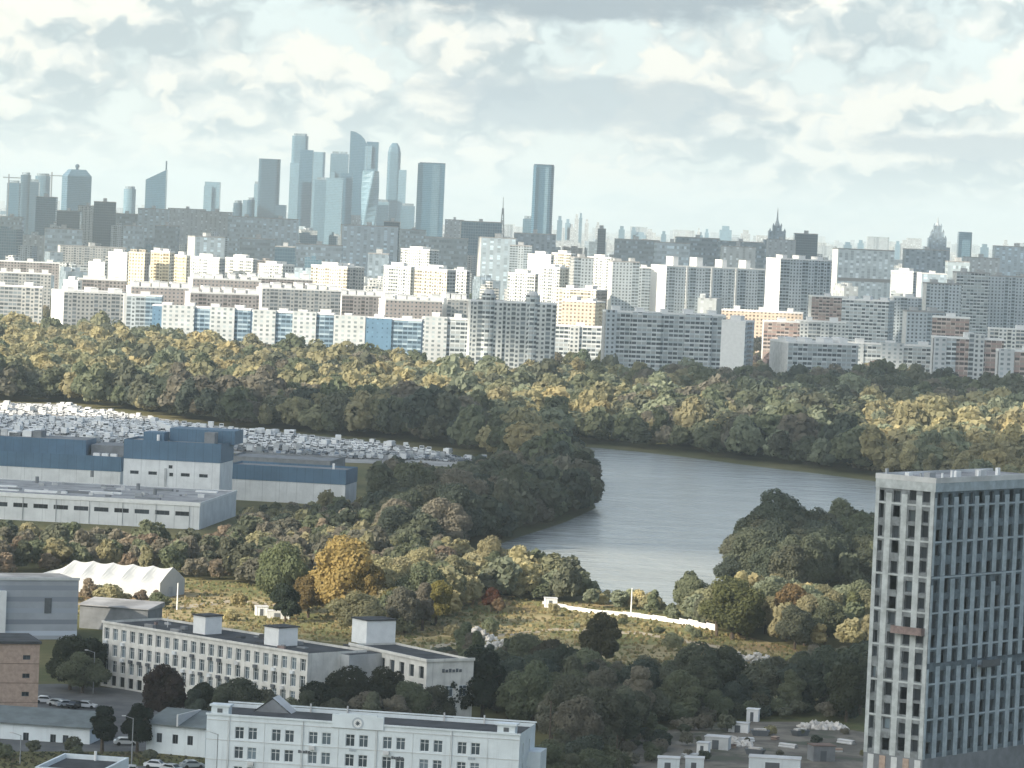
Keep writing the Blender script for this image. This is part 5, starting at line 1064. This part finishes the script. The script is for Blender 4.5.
if lot_stuff:
    m = MB()
    for X, Y, rz, k in lot_stuff:
        c, s_ = math.cos(R(rz)), math.sin(R(rz)); o = len(m.v); d = CM[k]
        m.v += [(X + c * v.co.x - s_ * v.co.y, Y + s_ * v.co.x + c * v.co.y, v.co.z + .06) for v in d.vertices]; m.f += [tuple(i + o for i in p.vertices) for p in d.polygons]; m.mi += [p.material_index for p in d.polygons]; m.uv += [(0, 0)] * sum(len(p.vertices) for p in d.polygons)
    o = m.build('vehicle_rows', [M['white_paint'], M['pane_dark'], M['tyre']]); tag(o, 'far rows of pale vehicles at the back of the crowded lot', None, None, 'stuff')
print('LOT', len(cand))

# ------------------------------------------------------------------ trees
def crown_np(seed, h, r, nl, nq, qs, shape='round'):
    g = np.random.default_rng(seed); cz, sz = h * .53, h * .47
    if shape == 'cone': 
        tt = g.random(nl) ** .8; L = np.stack([np.cos(g.random(nl) * 6.28) * r * .5 * (1 - tt), np.sin(g.random(nl) * 6.28) * r * .5 * (1 - tt), h * .12 + h * .8 * tt], 1); lr = r * (.62 * (1 - tt) + .16)
    else:
        d = g.normal(size=(nl, 3)); d /= np.linalg.norm(d, axis=1)[:, None]; d[:, 2] = np.where(d[:, 2] < -.9, -d[:, 2], d[:, 2])
        k = .45 + .3 * g.random(nl); L = np.stack([d[:, 0] * r * k, d[:, 1] * r * k, cz + d[:, 2] * sz * k], 1); lr = r * (.20 + .20 * g.random(nl))
        if shape == 'tall': L[:, :2] *= .8; 
        L = np.vstack([L, [[0, 0, cz]]]); lr = np.append(lr, r * .55)
    P = []; N = []; tot = 0
    for _ in range(6):
        i = g.choice(len(L), size=nq * 2, p=lr ** 2 / (lr ** 2).sum()); d = g.normal(size=(nq * 2, 3)); d /= np.linalg.norm(d, axis=1)[:, None]
        p = L[i] + d * (lr[i] * (.76 + .46 * g.random(nq * 2) ** 1.6))[:, None] * np.array([1, 1, .85])
        q = ((p[:, None, :] - L[None]) ** 2).sum(2) / (lr * .8) ** 2
        ok = (q.min(1) > 1) & (p[:, 2] > h * .03); ok &= (d[:, 2] > -.75); P.append(p[ok]); N.append(d[ok]); tot += ok.sum()
        if tot > nq: break
    P = np.vstack(P)[:nq]; N = np.vstack(N)[:nq]; n = len(P)
    N = N + g.normal(size=(n, 3)) * .42; N[:, 2] += .15; N /= np.linalg.norm(N, axis=1)[:, None]
    a = np.cross(N, g.normal(size=(n, 3))); a /= np.linalg.norm(a, axis=1)[:, None]; b = np.cross(N, a); s = qs * (.6 + .8 * g.random(n))[:, None]
    V = np.stack([P - a * s - b * s * .7, P + a * s * .8 - b * s, P + a * s + b * s * .8, P - a * s * .7 + b * s], 1)
    return V.reshape(-1, 3).astype(np.float32)
def quadmesh(name, V, mat, tint=None):
    n = len(V) // 4; me = bpy.data.meshes.new(name); me.vertices.add(len(V)); me.vertices.foreach_set('co', V.ravel()); me.loops.add(len(V)); me.loops.foreach_set('vertex_index', np.arange(len(V), dtype=np.int32))
    me.polygons.add(n); me.polygons.foreach_set('loop_start', np.arange(0, len(V), 4, dtype=np.int32))
    if tint is not None:
        at_ = me.attributes.new('tint', 'FLOAT_COLOR', 'POINT'); at_.data.foreach_set('color', tint.astype(np.float32).ravel())
    me.update(calc_edges=True); me.materials.append(M[mat]); return me
def trunkmesh(name, seed, h, r):
    rr = random.Random(seed); b = MB(); lean = (rr.uniform(-.3, .3), rr.uniform(-.3, .3)); t0 = h * .035
    b.tube((0, 0, -.3), (lean[0], lean[1], h * .45), t0, t0 * .6, 7); b.tube((lean[0], lean[1], h * .44), (lean[0] * 1.5, lean[1] * 1.5, h * .8), t0 * .6, t0 * .15, 6)
    for i in range(5):
        a = rr.uniform(0, 6.28); z = h * rr.uniform(.28, .55); l = r * rr.uniform(.5, .8); b.tube((lean[0] * z / h * 2, lean[1] * z / h * 2, z), (math.cos(a) * l, math.sin(a) * l, z + h * rr.uniform(.12, .3)), t0 * .4, t0 * .1, 5)
    o = b.build(name, M['bark']); d = o.data; bpy.data.objects.remove(o); return d
PROTO = {}
for sh, n_ in (('round', 6), ('tall', 3), ('cone', 2), ('shrub', 3)):
    L = []
    for i in range(n_):
        h = 10.0; r = {'round': 4.6, 'tall': 3.1, 'cone': 2.6, 'shrub': 6.5}[sh] * (1 + .12 * ((i * 37) % 5 - 2) / 2)
        nl = {'round': 24, 'tall': 22, 'cone': 22, 'shrub': 14}[sh] + i
        V = crown_np(100 + i * 7 + len(sh) * 31, h, r, nl, 8000, .155, 'round' if sh == 'shrub' else sh); nm = {'round': 'crown', 'tall': 'crown', 'cone': 'crown', 'shrub': 'crown'}[sh]
        Vl = crown_np(200 + i * 7 + len(sh) * 31, h, r, nl, 720, .50, 'round' if sh == 'shrub' else sh)
        L.append((quadmesh(nm, V, 'leaf'), trunkmesh('trunk', i + len(sh), h, r), Vl))
    PROTO[sh] = L
PAL = {'dark': ((0.075, 0.096, 0.064), (0.089, 0.105, 0.066), (0.066, 0.087, 0.066), (0.098, 0.105, 0.068)), 'green': ((0.123, 0.148, 0.080), (0.142, 0.162, 0.089), (0.128, 0.139, 0.089)), 'olive': ((0.257, 0.242, 0.120), (0.279, 0.253, 0.123), (0.217, 0.219, 0.114), (0.291, 0.260, 0.132)),
       'gold': ((0.370, 0.325, 0.146), (0.342, 0.306, 0.148), (0.388, 0.325, 0.142)), 'rust': ((0.217, 0.171, 0.114), (0.228, 0.171, 0.114)), 'willow': ((0.228, 0.257, 0.154), (0.205, 0.234, 0.148)), 'brownish': ((0.188, 0.171, 0.123), (0.171, 0.155, 0.114), (0.148, 0.144, 0.103))}
PAL = {k: tuple(tuple(1.16 * (.80 * v + .20 * (.3 * c[0] + .6 * c[1] + .1 * c[2])) for v in c) for c in cs) for k, cs in PAL.items()}
TREES = []                                                # (x, y, height, shape, colour, palette, region)
def wood(poly, sp, h0, h1, pals, region, shapes=('round', 'round', 'round', 'tall'), seed=1, keep=1.0, zone=None):
    g = random.Random(seed); pts = [gnd(*p) for p in poly]; x0, x1 = min(p.x for p in pts), max(p.x for p in pts); y0, y1 = min(p.y for p in pts), max(p.y for p in pts); y = y0
    while y < y1:
        x = x0 + g.uniform(0, sp)
        while x < x1:
            X, Y = x + g.uniform(-.38, .38) * sp, y + g.uniform(-.38, .38) * sp; q = proj(X, Y); x += sp
            if not inside(poly, *q) or g.random() > keep or blocked(X, Y) or inside(RIVER, *q): continue
            pl = zone(q[0], q[1], g) if zone else g.choice(pals); c = g.choice(PAL[pl]); k = g.uniform(.82, 1.2); TREES.append((X, Y, g.uniform(h0, h1) * g.choice((.78, .9, 1, 1, 1.08, 1.18)), g.choice(shapes), tuple(v * k for v in c), pl, region))
        y += sp
def zfar(px, py, g):
    hor = 222 + .044 * (px - 512); d = py - hor; bot = 404 + .075 * px if px < 560 else 450
    if px < 480 and py > bot - 7: return g.choice(('dark', 'green', 'green', 'brownish', 'olive'))
    if px < 230: return g.choice(('olive', 'olive', 'gold', 'gold', 'willow', 'olive', 'green'))
    if px < 390: return g.choice(('olive', 'green', 'olive', 'brownish', 'dark')) if py < 400 else g.choice(('olive', 'green', 'gold'))
    if px < 620: return g.choice(('olive', 'olive', 'gold', 'green', 'willow'))
    if px > 860 and py > 425: return g.choice(('gold', 'gold', 'olive', 'olive', 'willow'))
    if px < 740: return g.choice(('green', 'olive', 'green', 'willow', 'brownish'))
    return g.choice(('dark', 'green', 'green', 'dark', 'willow', 'brownish'))
wood([(-40, 344), (150, 354), (300, 374), (480, 392), (600, 394), (760, 398), (900, 398), (1070, 404), (1070, 506), (960, 488), (880, 478), (820, 470), (760, 463), (700, 456), (640, 449), (585, 444), (566, 446), (540, 458), (520, 464), (470, 454), (400, 442), (300, 434), (200, 424), (60, 403), (-40, 400)], 11.2, 12, 20, (), 'far', ('round',) * 5 + ('tall',), seed=3, zone=zfar)
wood([(392, 506), (450, 505), (520, 507), (558, 499), (580, 500), (590, 508), (562, 520), (520, 534), (466, 553), (430, 560), (390, 556), (372, 540), (384, 512)], 7.4, 12, 16.5, ('dark', 'dark', 'dark', 'green', 'dark', 'brownish'), 'peninsula', seed=4)
wood([(370, 508), (395, 498), (440, 498), (440, 506), (390, 516)], 7.0, 7, 10, ('dark', 'green', 'brownish'), 'peninsula', seed=41)
wood([(440, 490), (470, 482), (530, 478), (560, 474), (576, 482), (580, 499), (540, 505), (440, 504)], 7.4, 7, 11, ('dark', 'green', 'brownish'), 'peninsula', seed=42)
wood([(535, 482), (560, 476), (578, 484), (582, 500), (550, 502)], 8.0, 14, 18, ('dark', 'green', 'brownish', 'dark'), 'peninsula', seed=43)
wood([(-40, 549), (120, 556), (205, 560), (250, 538), (365, 536), (385, 550), (430, 562), (466, 562), (440, 580), (300, 590), (180, 580), (60, 572), (-40, 580)], 6.6, 6, 9.5, ('green', 'olive', 'brownish', 'rust', 'dark', 'green', 'brownish'), 'factory front', seed=5)
wood([(238, 524), (362, 512), (366, 534), (240, 540)], 7.0, 4.5, 7.5, ('green', 'dark', 'brownish', 'olive'), 'factory front', seed=51, keep=.75)
wood([(-20, 540), (200, 548), (205, 556), (-20, 549)], 7.5, 4, 6.5, ('green', 'dark', 'brownish', 'rust'), 'factory front', seed=52, keep=.7)
wood([(380, 606), (470, 584), (560, 593), (590, 597), (590, 607), (550, 602), (480, 600), (440, 622), (380, 630)], 5.6, 6, 11, ('olive', 'olive', 'green', 'willow', 'gold'), 'bank', seed=6, keep=.95)
wood([(590, 599), (640, 606), (690, 619), (690, 623), (640, 614), (590, 608)], 4.6, 3.2, 6.2, ('olive', 'willow', 'green', 'gold'), 'bank', seed=61, keep=.9)
wood([(676, 616), (720, 618), (790, 622), (880, 622), (880, 655), (790, 652), (720, 640)], 7.4, 8.5, 13, ('green', 'olive', 'olive', 'willow', 'gold'), 'right bank', seed=7)
wood([(722, 582), (750, 566), (800, 553), (880, 546), (885, 594), (800, 598), (740, 592)], 8.0, 13, 17.5, ('dark', 'dark', 'green', 'dark'), 'point', seed=8)
wood([(440, 704), (520, 700), (560, 694), (640, 696), (700, 702), (760, 704), (862, 700), (864, 716), (800, 714), (720, 718), (650, 730), (620, 760), (560, 772), (540, 735), (470, 718), (440, 718)], 6.8, 8, 13, ('dark', 'green', 'green', 'dark', 'brownish', 'dark', 'green'), 'shade wood', seed=9)
wood([(800, 676), (862, 680), (862, 696), (790, 694)], 7, 6, 10, ('green', 'brownish', 'olive'), 'shade wood', seed=91)
wood([(195, 722), (300, 736), (350, 731), (440, 727), (440, 738), (300, 746), (190, 735)], 5.5, 7, 10, ('dark', 'green', 'brownish', 'dark'), 'institute front', seed=10)
wood([(62, 690), (100, 680), (104, 692), (66, 700)], 6.0, 10, 12, ('green', 'dark'), 'institute end', seed=12)
wood([(430, 672), (460, 662), (540, 668), (600, 676), (560, 690), (440, 694)], 7, 6, 9, ('green', 'dark', 'brownish', 'dark'), 'behind wing', seed=13, keep=.8)
wood([(-20, 618), (60, 610), (190, 622), (250, 626), (330, 632), (420, 648), (560, 655), (640, 650), (720, 660), (700, 648), (560, 636), (420, 625), (300, 612), (180, 600), (60, 597), (-20, 600)], 9, 2.2, 4.6, ('olive', 'olive', 'green', 'willow', 'gold'), 'meadow shrubs', ('shrub',), seed=14, keep=.22)
wood([(20, 597), (180, 600), (180, 606), (20, 604)], 6, 3.5, 5.5, ('olive', 'rust', 'brownish'), 'meadow shrubs', ('shrub', 'round'), seed=15, keep=.6)
wood([(330, 605), (430, 585), (470, 592), (430, 632), (350, 640)], 7.5, 8, 12, ('olive', 'olive', 'green', 'brownish'), 'golden group', seed=16, keep=.75)
wood([(540, 780), (600, 772), (622, 774), (622, 800), (540, 805)], 6.5, 6, 9, ('dark', 'green', 'brownish'), 'yard bushes', seed=17, keep=.8)
wood([(600, 744), (680, 730), (730, 730), (700, 745), (640, 768), (600, 775)], 5, 2, 3.5, ('dark', 'green', 'brownish'), 'yard bushes', ('shrub',), seed=18, keep=.7)
wood([(640, 716), (720, 712), (800, 708), (862, 708), (862, 724), (800, 718), (720, 722), (650, 734)], 4.2, 2.6, 5, ('dark', 'green', 'brownish', 'dark'), 'yard bushes', ('shrub',), seed=181)
wood([(545, 613), (600, 621), (650, 626), (700, 634), (700, 642), (560, 628)], 6, 1.2, 2.6, ('olive', 'willow', 'gold', 'green'), 'meadow shrubs', ('shrub',), seed=182, keep=.4)
wood([(650, 752), (720, 735), (800, 728), (866, 735), (866, 766), (760, 764), (680, 768)], 7.5, 1.0, 2.4, ('dark', 'green', 'brownish', 'olive'), 'yard bushes', ('shrub',), seed=183, keep=.35)
wood([(-20, 752), (100, 752), (205, 756), (205, 764), (-20, 766)], 5, 1.6, 3.2, ('dark', 'green'), 'lawn bushes', ('shrub',), seed=19, keep=.35)
SPECIAL = [   # px, py of the foot, height, shape, colour, name, label
    (343, 620, 19.0, 'round', (.37, .285, .115), 'golden_tree', 'tall golden yellow tree glowing in the sun, the brightest tree of all'), (366, 622, 14.0, 'round', (.22, .17, .07), 'deciduous_tree', 'yellow brown tree touching the right side of the golden tree'),
    (283, 612, 16.0, 'round', (.15, .175, .095), 'willow_tree', 'large pale green round tree left of the golden tree'), (285, 622, 10.0, 'round', (.036, .05, .034), 'deciduous_tree', 'dark green bushy tree in front of the large pale green one'), (308, 618, 10.5, 'round', (.17, .13, .06), 'deciduous_tree', 'olive brown tree squeezed between the pale green and the golden tree'),
    (392, 626, 11.0, 'round', (.17, .155, .062), 'deciduous_tree', 'rounded olive tree standing free right of the golden tree'), (436, 626, 11.0, 'round', (.20, .18, .06), 'deciduous_tree', 'yellow green tree standing free in the lit meadow by the bank'), (491, 612, 5.5, 'round', (.10, .045, .03), 'deciduous_tree', 'small dark reddish tree in the meadow by the bank'), (498, 614, 4.5, 'round', (.21, .155, .10), 'deciduous_tree', 'small pinkish tan tree beside the dark reddish one'),
    (102, 752, 11.0, 'tall', (.026, .038, .030), 'conifer_tree', 'dark narrow conifer left of two in front of the long shed'), (137, 753, 9.5, 'tall', (.028, .04, .03), 'conifer_tree', 'dark narrow conifer right of two beside the tall lamp post'),
    (163, 722, 10.8, 'round', (.052, .036, .032), 'deciduous_tree', 'dark purplish brown tree in front of the institute windows'), (70, 690, 11.5, 'round', (.06, .07, .045), 'deciduous_tree', 'big grey green tree at the left end of the institute'), (88, 686, 10.5, 'round', (.04, .05, .035), 'deciduous_tree', 'dark green tree touching the left end of the institute'),
    (200, 724, 8.5, 'round', (.05, .06, .04), 'deciduous_tree', 'round dark green tree right of the purplish brown tree'), (345, 731, 14.0, 'round', (.04, .046, .032), 'deciduous_tree', 'large dark tree hiding the gap between institute and wing'), (386, 729, 12.0, 'round', (.05, .054, .036), 'deciduous_tree', 'dark brownish tree before the left part of the wing'), (320, 735, 11.5, 'round', (.036, .045, .032), 'deciduous_tree', 'dark tree leaning on the right end of the institute facade'),
    (482, 724, 14.5, 'round', (.036, .048, .034), 'deciduous_tree', 'large dark green tree right of the institute wing'), (452, 726, 11.0, 'round', (.042, .052, .036), 'deciduous_tree', 'dark green tree covering the corner of the institute wing'), (732, 640, 17.5, 'round', (.125, .135, .062), 'willow_tree', 'tall yellow green tree on the bank with a loose crown, highest of its group'), (852, 642, 14.5, 'tall', (.15, .165, .085), 'willow_tree', 'pale green upright tree touching the left edge of the grey tower'), (792, 640, 13.0, 'round', (.19, .135, .07), 'deciduous_tree', 'orange tinted tree in the sunlit group left of the grey tower'),
    (578, 502, 18.0, 'round', (.045, .055, .038), 'deciduous_tree', 'tall dark tree at the outermost tip of the wooded point in the river'), (588, 508, 7.0, 'round', (.03, .04, .03), 'deciduous_tree', 'low dark tree hanging over the water at the tip of the wooded point'), (548, 690, 11.0, 'round', (.075, .07, .05), 'deciduous_tree', 'brownish tree rising above the shaded wood right of the wing'), (600, 668, 11.5, 'round', (.09, .085, .05), 'deciduous_tree', 'olive brown tree catching light at the back edge of the shaded wood'), (846, 722, 11.0, 'round', (.07, .08, .05), 'deciduous_tree', 'grey green tree standing at the left foot of the grey tower')]
for px, py, h, sh, c, nm, lb in SPECIAL:
    q = gnd(px, py); TREES = [t_ for t_ in TREES if (t_[0] - q.x) ** 2 + (t_[1] - q.y) ** 2 > (h * .33) ** 2]
LBL = {'far': 'tree in the long autumn wood beyond the river', 'peninsula': 'dark green tree in the dense shaded wood on the river point behind the factory', 'factory front': 'low autumn tree in the strip in front of the factory', 'bank': 'olive tree in the sunlit row on the near river bank', 'right bank': 'tall sunlit tree in the group left of the grey tower', 'point': 'dark green tree in the shaded wood across the water left of the grey tower',
       'shade wood': 'dark tree in the shaded wood between the white building and the grey tower', 'institute front': 'dark tree in the row between the institute and the white building', 'institute end': 'green tree beside the left end of the institute', 'behind wing': 'dark tree behind the institute wing', 'meadow shrubs': 'low bush in the sunlit dry meadow', 'golden group': 'olive tree in the sunlit clump right of the golden tree', 'yard bushes': 'bush at the edge of the construction yard', 'lawn bushes': 'dark bush on the lawn before the low sheds'}
ADJ = {'dark': 'dark green', 'green': 'green', 'olive': 'olive', 'gold': 'yellowish', 'rust': 'rusty brown', 'willow': 'pale green', 'brownish': 'greyish brown'}
def relabel(reg, pl):
    s = LBL[reg]
    for a in ('dark green tree', 'dark tree', 'green tree', 'olive tree', 'low autumn tree', 'tall sunlit tree', 'low bush', 'dark bush', 'bush', 'tree'):
        if s.startswith(a):
            noun = a.split()[-1]; ex = [w for w in a.split()[:-1] if w in ('low', 'tall', 'sunlit')]
            return ' '.join(ex + [ADJ[pl], noun]) + s[len(a):]
    return s
def plant(x, y, h, sh, c, name, label, group, seed):
    g = random.Random(seed); L = PROTO[sh]; cm_, tm_, _ = L[g.randrange(len(L))]; k = h / 10.0
    o = thing(name, label, 'tree' if sh != 'shrub' else 'bush', (x, y, 0), g.uniform(0, 6.28), group); o.scale = (k * g.uniform(.92, 1.12), k * g.uniform(.92, 1.12), k * g.uniform(.85, 1.15))
    a = link('crown', cm_, o); a.color = (*c, 1); link('trunk', tm_, o)
for i, (px, py, h, sh, c, nm, lb) in enumerate(SPECIAL): q = gnd(px, py); plant(q.x, q.y, h, sh, c, nm, lb, None, 900 + i)
def vis(t_): 
    q = proj(t_[0], t_[1], t_[2] * .6); return -30 < q[0] < 1054 and q[1] < 775
TREES.sort(key=lambda t_: -(t_[2] * (6.0 if t_[3] == 'shrub' else 4.2) / (t_[1] ** 2)) if vis(t_) else 1.0)
NI = 272; ni = {'n': 0}
for i, t_ in enumerate(TREES[:NI]):
    nm = 'shrub' if t_[3] == 'shrub' else 'deciduous_tree'; lb = relabel(t_[6], t_[5]); plant(t_[0], t_[1], t_[2], t_[3], t_[4], nm, lb, lb + 's' if False else 'trees: ' + lb, i)
def massed(name, items, label):
    VS = []; TS = []; g = np.random.default_rng(77)
    for (x, y, h, sh, c, pl, rg) in items:
        L = PROTO[sh]; V = L[g.integers(len(L))][2]; k = h / 10.0; a = g.random() * 6.283; ca, sa = math.cos(a), math.sin(a); kx = k * g.uniform(.95, 1.2)
        if y > 2150: V = V.reshape(-1, 4, 3)[g.random(len(V) // 4) < .8].reshape(-1, 3)
        Q = np.empty_like(V); Q[:, 0] = (V[:, 0] * ca - V[:, 1] * sa) * kx + x; Q[:, 1] = (V[:, 0] * sa + V[:, 1] * ca) * kx + y; Q[:, 2] = V[:, 2] * k * g.uniform(.8, 1.2); VS.append(Q); TS.append(np.tile(np.array([*c, 1.0]), (len(V), 1)))
    if not VS: return
    o = link(name, quadmesh(name, np.vstack(VS), 'leaf_wood', np.vstack(TS))); tag(o, label, None, None, 'stuff')
rest_ = TREES[NI:]
for rg, nm, lb in (('far', 'autumn_woods', 'long autumn wood beyond the river, olive, yellow and dark green'), ('peninsula', 'point_woods', 'dense shaded wood on the river point'), ('point', 'riverside_woods', 'dense dark wood across the water left of the grey tower'), ('factory front', 'factory_woods', 'low mixed wood in front of the factory')):
    massed(nm, [t_ for t_ in rest_ if t_[6] == rg], lb)
massed('undergrowth', [t_ for t_ in rest_ if t_[6] not in ('far', 'peninsula', 'point', 'factory front')], 'bushes and small trees of the meadow and the yards')
# green between the far blocks
CITY = []
g_ = random.Random(33)
for i in range(1500):
    Y = 2700 + 2600 * g_.random() ** 1.5; X = g_.uniform(-.14, .14) * Y
    if not blocked(X, Y): CITY.append((X, Y, g_.uniform(8, 14), 'round', tuple(v * g_.uniform(.8, 1.1) for v in g_.choice(PAL[g_.choice(('dark', 'green', 'brownish', 'olive'))])), 'green', 'city'))
massed('city_woods', CITY, 'street trees massed between the far apartment blocks')
# weeds: short tufts on meadow and lawn
def weeds(name, polys, n, s0, s1, cols, label):
    V = []; T = []; g = random.Random(5)
    for poly in polys:
        pts = [gnd(*p) for p in poly]; x0, x1 = min(p.x for p in pts), max(p.x for p in pts); y0, y1 = min(p.y for p in pts), max(p.y for p in pts); k = 0
        for _ in range(n * 4):
            X, Y = g.uniform(x0, x1), g.uniform(y0, y1)
            if k >= n: break
            if not inside(poly, *proj(X, Y)) or blocked(X, Y): continue
            k += 1; s = g.uniform(s0, s1); c = g.choice(cols); kk = g.uniform(.8, 1.2)
            for _ in range(4):
                a = g.uniform(0, 6.28); dx_, dy_ = math.cos(a) * s * .5, math.sin(a) * s * .5; ox, oy = g.uniform(-s, s) * .5, g.uniform(-s, s) * .5; hh = s * g.uniform(.5, 1.1)
                V += [(X + ox - dx_, Y + oy - dy_, 0), (X + ox + dx_, Y + oy + dy_, 0), (X + ox + dx_ * .7, Y + oy + dy_ * .7 + .2 * s, hh), (X + ox - dx_ * .6, Y + oy - dy_ * .6 + .2 * s, hh * .9)]; T += [(*[v * kk for v in c], 1)] * 4
    o = link(name, quadmesh(name, np.array(V, np.float32), 'leaf_wood', np.array(T))); tag(o, label, None, None, 'stuff')
weeds('meadow_grass', [[(-30, 590), (60, 575), (180, 580), (330, 590), (470, 594), (545, 602), (640, 610), (700, 627), (800, 650), (880, 662), (880, 690), (720, 672), (600, 665), (500, 655), (420, 650), (300, 640), (180, 625), (60, 615), (-30, 615)]], 6500, .3, .8, ((.28, .235, .12), (.32, .26, .14), (.17, .175, .08), (.23, .21, .10)), 'tall dry meadow grass with green patches')
weeds('yard_weeds', [[(-20, 752), (205, 754), (205, 766), (-20, 770)]], 700, .2, .5, ((.08, .09, .055), (.10, .10, .06), (.13, .115, .08)), 'weeds at the edge of the yards')

# ------------------------------------------------------------------ unseen clouds, shaped and placed to shade the near ground and the far city
CZ = 1300.0; off = sv * ((CZ) / sv.z)
cm_, n, b_ = newmat('cloud'); b_.inputs['Base Color'].default_value = (.9, .9, .9, 1); b_.inputs['Roughness'].default_value = 1; b_.inputs['Specular IOR Level'].default_value = 0
M['cloud'] = cm_
def cloud(name, ells, seed):
    g = np.random.default_rng(seed); V = []; F = []
    for (gx, gy, rx, ry) in ells:
        nn, mm = 40, 9; o = len(V); ph = g.random(6) * 6.28
        for j in range(mm + 1):
            e = -math.pi / 2 + math.pi * j / mm
            for i in range(nn):
                a = 2 * math.pi * i / nn; w = 1 + .09 * math.sin(3 * a + ph[0]) + .06 * math.sin(5 * a + ph[1]) + .045 * math.sin(9 * a + ph[2]) + .03 * math.sin(15 * a + ph[3] + e)
                V.append((gx + off.x + rx * w * math.cos(e) * math.cos(a), gy + off.y + ry * w * math.cos(e) * math.sin(a), CZ + (120 if e > 0 else 25) * math.sin(e) * (1 + .2 * math.sin(7 * a + ph[4]))))
        for j in range(mm):
            for i in range(nn): F.append((o + j * nn + i, o + j * nn + (i + 1) % nn, o + (j + 1) * nn + (i + 1) % nn, o + (j + 1) * nn + i))
    me = bpy.data.meshes.new(name); me.from_pydata(V, [], F); me.materials.append(M['cloud']); me.polygons.foreach_set('use_smooth', [True] * len(F)); o = link(name, me); o['kind'] = 'stuff'; o['label'] = 'unseen cloud above the city, shaped to cast shade on the ground'
cloud('clouds', [(0, 590, 420, 255), (-175, 770, 130, 105)], 1)
cloud('clouds', [(-50, 1480, 310, 270), (-215, 1630, 220, 180), (260, 1340, 230, 220)], 2)
cloud('clouds', [(320, 2400, 290, 330), (500, 3200, 230, 520)], 3)
cloud('clouds', [(0, 6650, 2600, 1500)], 4)

# ------------------------------------------------------------------ haze
hb = MB(); hb.box(-9000, 9000, -150, 45000, -1.0, 430.0, 0, 0, 0, True)
hm = bpy.data.materials.new('haze_air'); hm.use_nodes = True; hn = NT(hm.node_tree); hn.n.clear()
pv = hn.new('ShaderNodeVolumePrincipled'); pv.inputs['Color'].default_value = (.80, .92, .98, 1); pv.inputs['Density'].default_value = HAZE_DENSITY; pv.inputs['Anisotropy'].default_value = 0.0
ho = hn.new('ShaderNodeOutputMaterial'); hn.l.new(pv.outputs[0], ho.inputs['Volume'])
hz_ = hb.build('haze', hm); hz_['kind'] = 'stuff'
print('TREES', len(TREES), 'OBJ', len(SC.objects))
